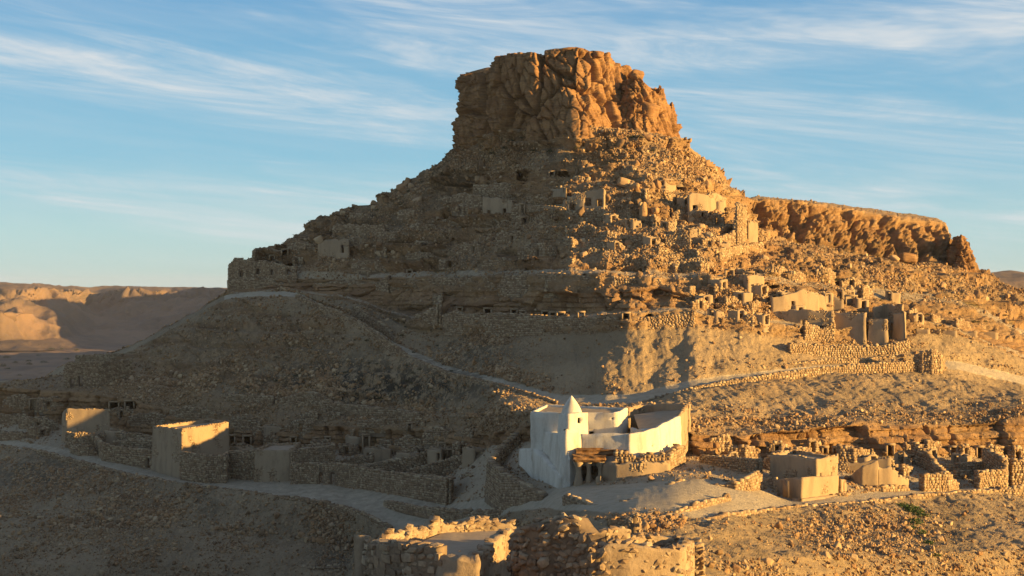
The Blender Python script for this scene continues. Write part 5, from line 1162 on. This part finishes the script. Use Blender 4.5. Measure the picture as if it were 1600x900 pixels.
for k in range(8):
    v_, f_ = hull_rock(950+k, 8, 1, .03, (1, 1, 1)); me = bpy.data.meshes.new('stone_lump'); me.from_pydata([tuple(x) for x in v_*1.25], [], [tuple(int(i) for i in q) for q in f_]); me.materials.append(M['stone_big']); BLH.append(me)
def big_wall(root, part, pts, style, stones=True, size=1.0, proud=.08, jumble=0.0, **kw):
    SEED[0] += 1; P = W3(pts); kw.setdefault('ds', .22); kw.setdefault('rough', .06)
    V, f, info = wall_mesh(P, seed=SEED[0], **kw)
    mesh_np(part, V-np.array(root.location), f, M['core'] if style == 'stone' else M['mud_near'], root)
    if stones: stones_as_parts(info, root, size, proud, jumble=jumble)
def mn_build(nt, b):
    v = obj_vec(nt); n1 = noise_tex(nt, v, 0.9, 8, 0.65); n2 = noise_tex(nt, v, 6.0, 8, 0.7)
    c = mix_rgb(nt, ramp(nt, n1, .38, .66), (.36, .27, .18), (.25, .185, .125)); c = mix_rgb(nt, math_node(nt, 'MULTIPLY', ramp(nt, n2, .52, .7), .5), c, (.16, .115, .075))
    L(nt, c, b.inputs['Base Color']); bump(nt, b, math_node(nt, 'ADD', n2, n1), .9, .06)
M['mud_near'] = make_mat('crumbling_plaster', mn_build)
ra = empty('ruined_room', tuple(at(680, 900, 75))); tag(ra, 'roofless stone room nearest the viewer, left half, its back rim glowing in the sun', 'ruin')
big_wall(ra, 'front_wall', [(572,73,962,848),(600,71,962,849),(640,69.5,962,850),(684,68.5,962,856)], 'stone', t=.8, ragged=.15, size=.95)
big_wall(ra, 'plaster_front', [(684,68.4,962,868),(715,68,962,868),(748,68,962,872)], 'mud', stones=False, t=.7, ragged=.25, rough=.14)
big_wall(ra, 'left_wall', [(574,73.6,962,843),(598,76,940,838),(640,79,900,832),(672,81.5,880,822),(688,82.6,880,812)], 'mud', stones=True, size=.8, proud=.0, jumble=.12, t=.7, ragged=.45)
big_wall(ra, 'back_wall', [(688,82.7,880,811),(712,83.2,880,814),(722,83.3,880,811),(745,83.6,880,807),(770,83.8,880,810),(802,84,880,811)], 'mud', stones=True, size=.8, proud=.0, jumble=.12, t=.7, ragged=.35)
big_wall(ra, 'cross_wall', [(742,70,962,872),(756,72,962,862),(775,74.5,962,848),(793,77,962,830),(806,78.5,962,829)], 'mud', stones=True, size=.8, proud=.0, jumble=.12, t=.6, ragged=.2)
poly_floor('earth_floor', [(580,855,73.8),(684,862,70),(742,866,71.5),(800,850,79),(802,836,83.6),(690,842,82.4)], ra, z=-14.35)
rb = empty('ruined_wall', tuple(at(870, 900, 70))); tag(rb, 'broad mass of jumbled rubble masonry in the middle of the foreground ruin', 'ruin')
big_wall(rb, 'masonry', [(800,73,962,845),(806,71.5,962,832),(818,70.5,962,817),(850,69.8,962,812),(880,69.4,962,811),(902,69.2,962,822),(912,69,962,840),(925,68.6,962,852),(940,68.4,962,866)], 'stone', t=1.3, ragged=.45, size=.95, proud=.22, jumble=.4)
rc = empty('ruined_room', tuple(at(1010, 900, 72))); tag(rc, 'roofless plastered room nearest the viewer, right half, with a bright right hand corner', 'ruin')
big_wall(rc, 'front_wall', [(928,68.6,962,862),(945,68.4,962,852),(975,68.4,962,850),(1010,68.6,962,851),(1040,68.8,962,857),(1064,69,962,862),(1076,72,962,850),(1084,75.5,962,846)], 'mud', stones=True, size=.8, proud=.0, jumble=.12, t=.75, ragged=.14, batter=.01)
big_wall(rc, 'inner_wall', [(917,76.5,900,846),(926,76,900,828),(950,76.5,900,825),(984,77,900,829)], 'mud', stones=True, size=.8, proud=.0, jumble=.12, t=.6, ragged=.25)
big_wall(rc, 'back_wall', [(984,79,900,840),(1030,79.6,900,838),(1062,80,900,842),(1084,76,920,850)], 'mud', stones=True, size=.8, proud=.0, jumble=.12, t=.6, ragged=.12)
poly_floor('earth_floor', [(930,880,69.5),(1062,880,70),(1080,870,75.5),(1060,860,80),(930,860,76.5)], rc, z=-14.6)
rd = empty('ruined_wall', tuple(at(992, 830, 97))); tag(rd, 'small square stub of masonry standing behind the foreground ruin', 'ruin')
big_wall(rd, 'masonry', [(979,98,862,812),(984,96.5,862,806),(995,96.3,862,806),(1001,97.5,862,812),(990,100,860,810)], 'stone', closed=True, ragged=.15, size=.7)
# ------------------------------------------------------------------ shrubs
def leaf_mat(name, c1, c2):
    def f(nt, b):
        g = nt.nodes.new('ShaderNodeNewGeometry'); c = mix_rgb(nt, g.outputs['Random Per Island'], c1, c2); L(nt, c, b.inputs['Base Color'])
    return make_mat(name, f)
M['scrub'] = leaf_mat('scrub_leaf', (.035, .04, .025), (.09, .09, .05)); M['green'] = leaf_mat('green_leaf', (.035, .07, .02), (.08, .13, .04))
def shrub_mesh(seed, n, mat):
    r = np.random.default_rng(seed); d = r.normal(size=(n, 3)); d[:, 2] = np.abs(d[:, 2]); d /= np.linalg.norm(d, axis=1, keepdims=True)
    c = d*(r.random((n, 1))**.4)*np.array((1, 1, .75))*(1+.35*vnoise(d*2.2, seed))[:, None]
    a = r.normal(size=(n, 3)); a /= np.linalg.norm(a, axis=1, keepdims=True); b = np.cross(a, r.normal(size=(n, 3))); b /= np.linalg.norm(b, axis=1, keepdims=True)
    s_ = r.uniform(.07, .17, (n, 1)); v = np.stack([c-a*s_, c-b*s_*.5, c+a*s_, c+b*s_*.5], 1).reshape(-1, 3)
    me = bpy.data.meshes.new('shrub'); f = (np.arange(n*4).reshape(-1, 4)); me.from_pydata([tuple(x) for x in v], [], [tuple(int(i) for i in q) for q in f]); me.materials.append(mat); return me
SH = [shrub_mesh(k, 260, M['scrub']) for k in range(4)]; GRN = [shrub_mesh(20+k, 300, M['green']) for k in range(3)]
def shrub(p, s, label, group=None, green=False, name='shrub'):
    o = bpy.data.objects.new(name, (GRN if green else SH)[int(rng.integers(3))]); COL.objects.link(o); o.location = p; o.scale = (s*rng.uniform(.8, 1.3), s, s*rng.uniform(.6, .9)); o.rotation_euler = (0, 0, rng.uniform(0, 6))
    return tag(o, label, 'shrub', group)
for i, (px, py, s_) in enumerate([(1408,790,.7),(1418,795,1.0),(1427,800,1.0),(1436,806,.8),(1430,818,.9),(1424,826,.7),(1440,834,.6),(1452,850,.7),(1460,868,.6)]):
    shrub(ground(px, py), s_, 'low green bush spilling down the sunny gully under the right track', 'green bushes in the gully below the right track', True)
for i, (px, py) in enumerate([(752,196),(760,212),(738,222),(800,222),(815,205),(1000,206),(990,195),(962,228),(700,262),(660,285),(835,236),(1105,262),(770,240),(790,232),(860,238),(720,250),(985,182),(1020,236),(640,300),(590,330),(900,232)]):
    shrub(ground(px, max(py, 216)), rng.uniform(.5, 1.1), 'dark scrubby bush clinging to the rocks around the foot of the butte', 'bushes around the foot of the butte')
for i in range(40):
    px, py = rng.uniform(1180, 1590), 0; py = 400+(px-1180)*.13+rng.uniform(0, 70)
    shrub(ground(px, py), rng.uniform(.35, .75), 'small dry bush among the boulders of the right slope', 'dry bushes on the right boulder slope')
for i in range(34):
    px, py = rng.uniform(380, 760), rng.uniform(500, 640)
    shrub(ground(px, py), rng.uniform(.3, .6), 'blackish cushion bush on the dark left talus', 'cushion bushes on the dark left talus')
for i, (px, py, s_) in enumerate([(18,541,7),(66,541,5),(80,546,6),(96,546,4),(131,537,7),(142,539,9),(10,560,6),(45,565,5),(24,567,4),(68,567,6),(46,570,5),(105,562,5),(30,588,4),(4,573,6),(12,577,4),(44,597,5),(120,548,6),(5,602,6),(72,594,4),(85,575,4),(60,556,4)]):
    D = float(np.interp(py, [541, 588], [3100, 2050])); D = 128.0*F/(py-450); shrub(at(px, py-.5, D), s_*1.1, 'dark round tree dotting the flat valley floor far away', 'trees dotting the distant valley floor', name='valley_tree')['category'] = 'tree'
# ------------------------------------------------------------------ thin evening haze
def haze_box():
    x0, x1, y0, y1, z0, z1 = -4200, 4200, -60, 9000, -480, 62
    v = [(x0,y0,z0),(x1,y0,z0),(x1,y1,z0),(x0,y1,z0),(x0,y0,z1),(x1,y0,z1),(x1,y1,z1),(x0,y1,z1)]
    m = bpy.data.materials.new('air'); m.use_nodes = True; nt = m.node_tree; nt.nodes.clear()
    o_ = nt.nodes.new('ShaderNodeOutputMaterial'); p = nt.nodes.new('ShaderNodeVolumePrincipled'); L(nt, p.outputs[0], o_.inputs['Volume'])
    p.inputs['Color'].default_value = (.86, .9, 1, 1); p.inputs['Density'].default_value = 0.000035; p.inputs['Anisotropy'].default_value = 0.2
    o = mesh_np('haze', v, [(0,3,2,1),(4,5,6,7),(0,1,5,4),(1,2,6,5),(2,3,7,6),(3,0,4,7)], m); tag(o, kind='stuff')
haze_box()

# ------------------------------------------------------------------ labels of countable rows: counted from the left
ORD = 'first second third fourth fifth sixth seventh eighth ninth tenth eleventh twelfth thirteenth fourteenth fifteenth sixteenth seventeenth eighteenth nineteenth twentieth twenty-first twenty-second twenty-third twenty-fourth twenty-fifth'.split()
gr_ = {}
for o in COL.objects:
    if o.parent is None and o.get('group') and o.get('label'): gr_.setdefault((o['group'], o['label']), []).append(o)
for (g_, l_), os_ in gr_.items():
    if 2 <= len(os_) <= 25:
        os_.sort(key=lambda o: o.location.x/o.location.y)
        for k, o in enumerate(os_): o['label'] = ('leftmost' if k == 0 else 'rightmost' if k == len(os_)-1 else ORD[k]+' from left')+', '+l_
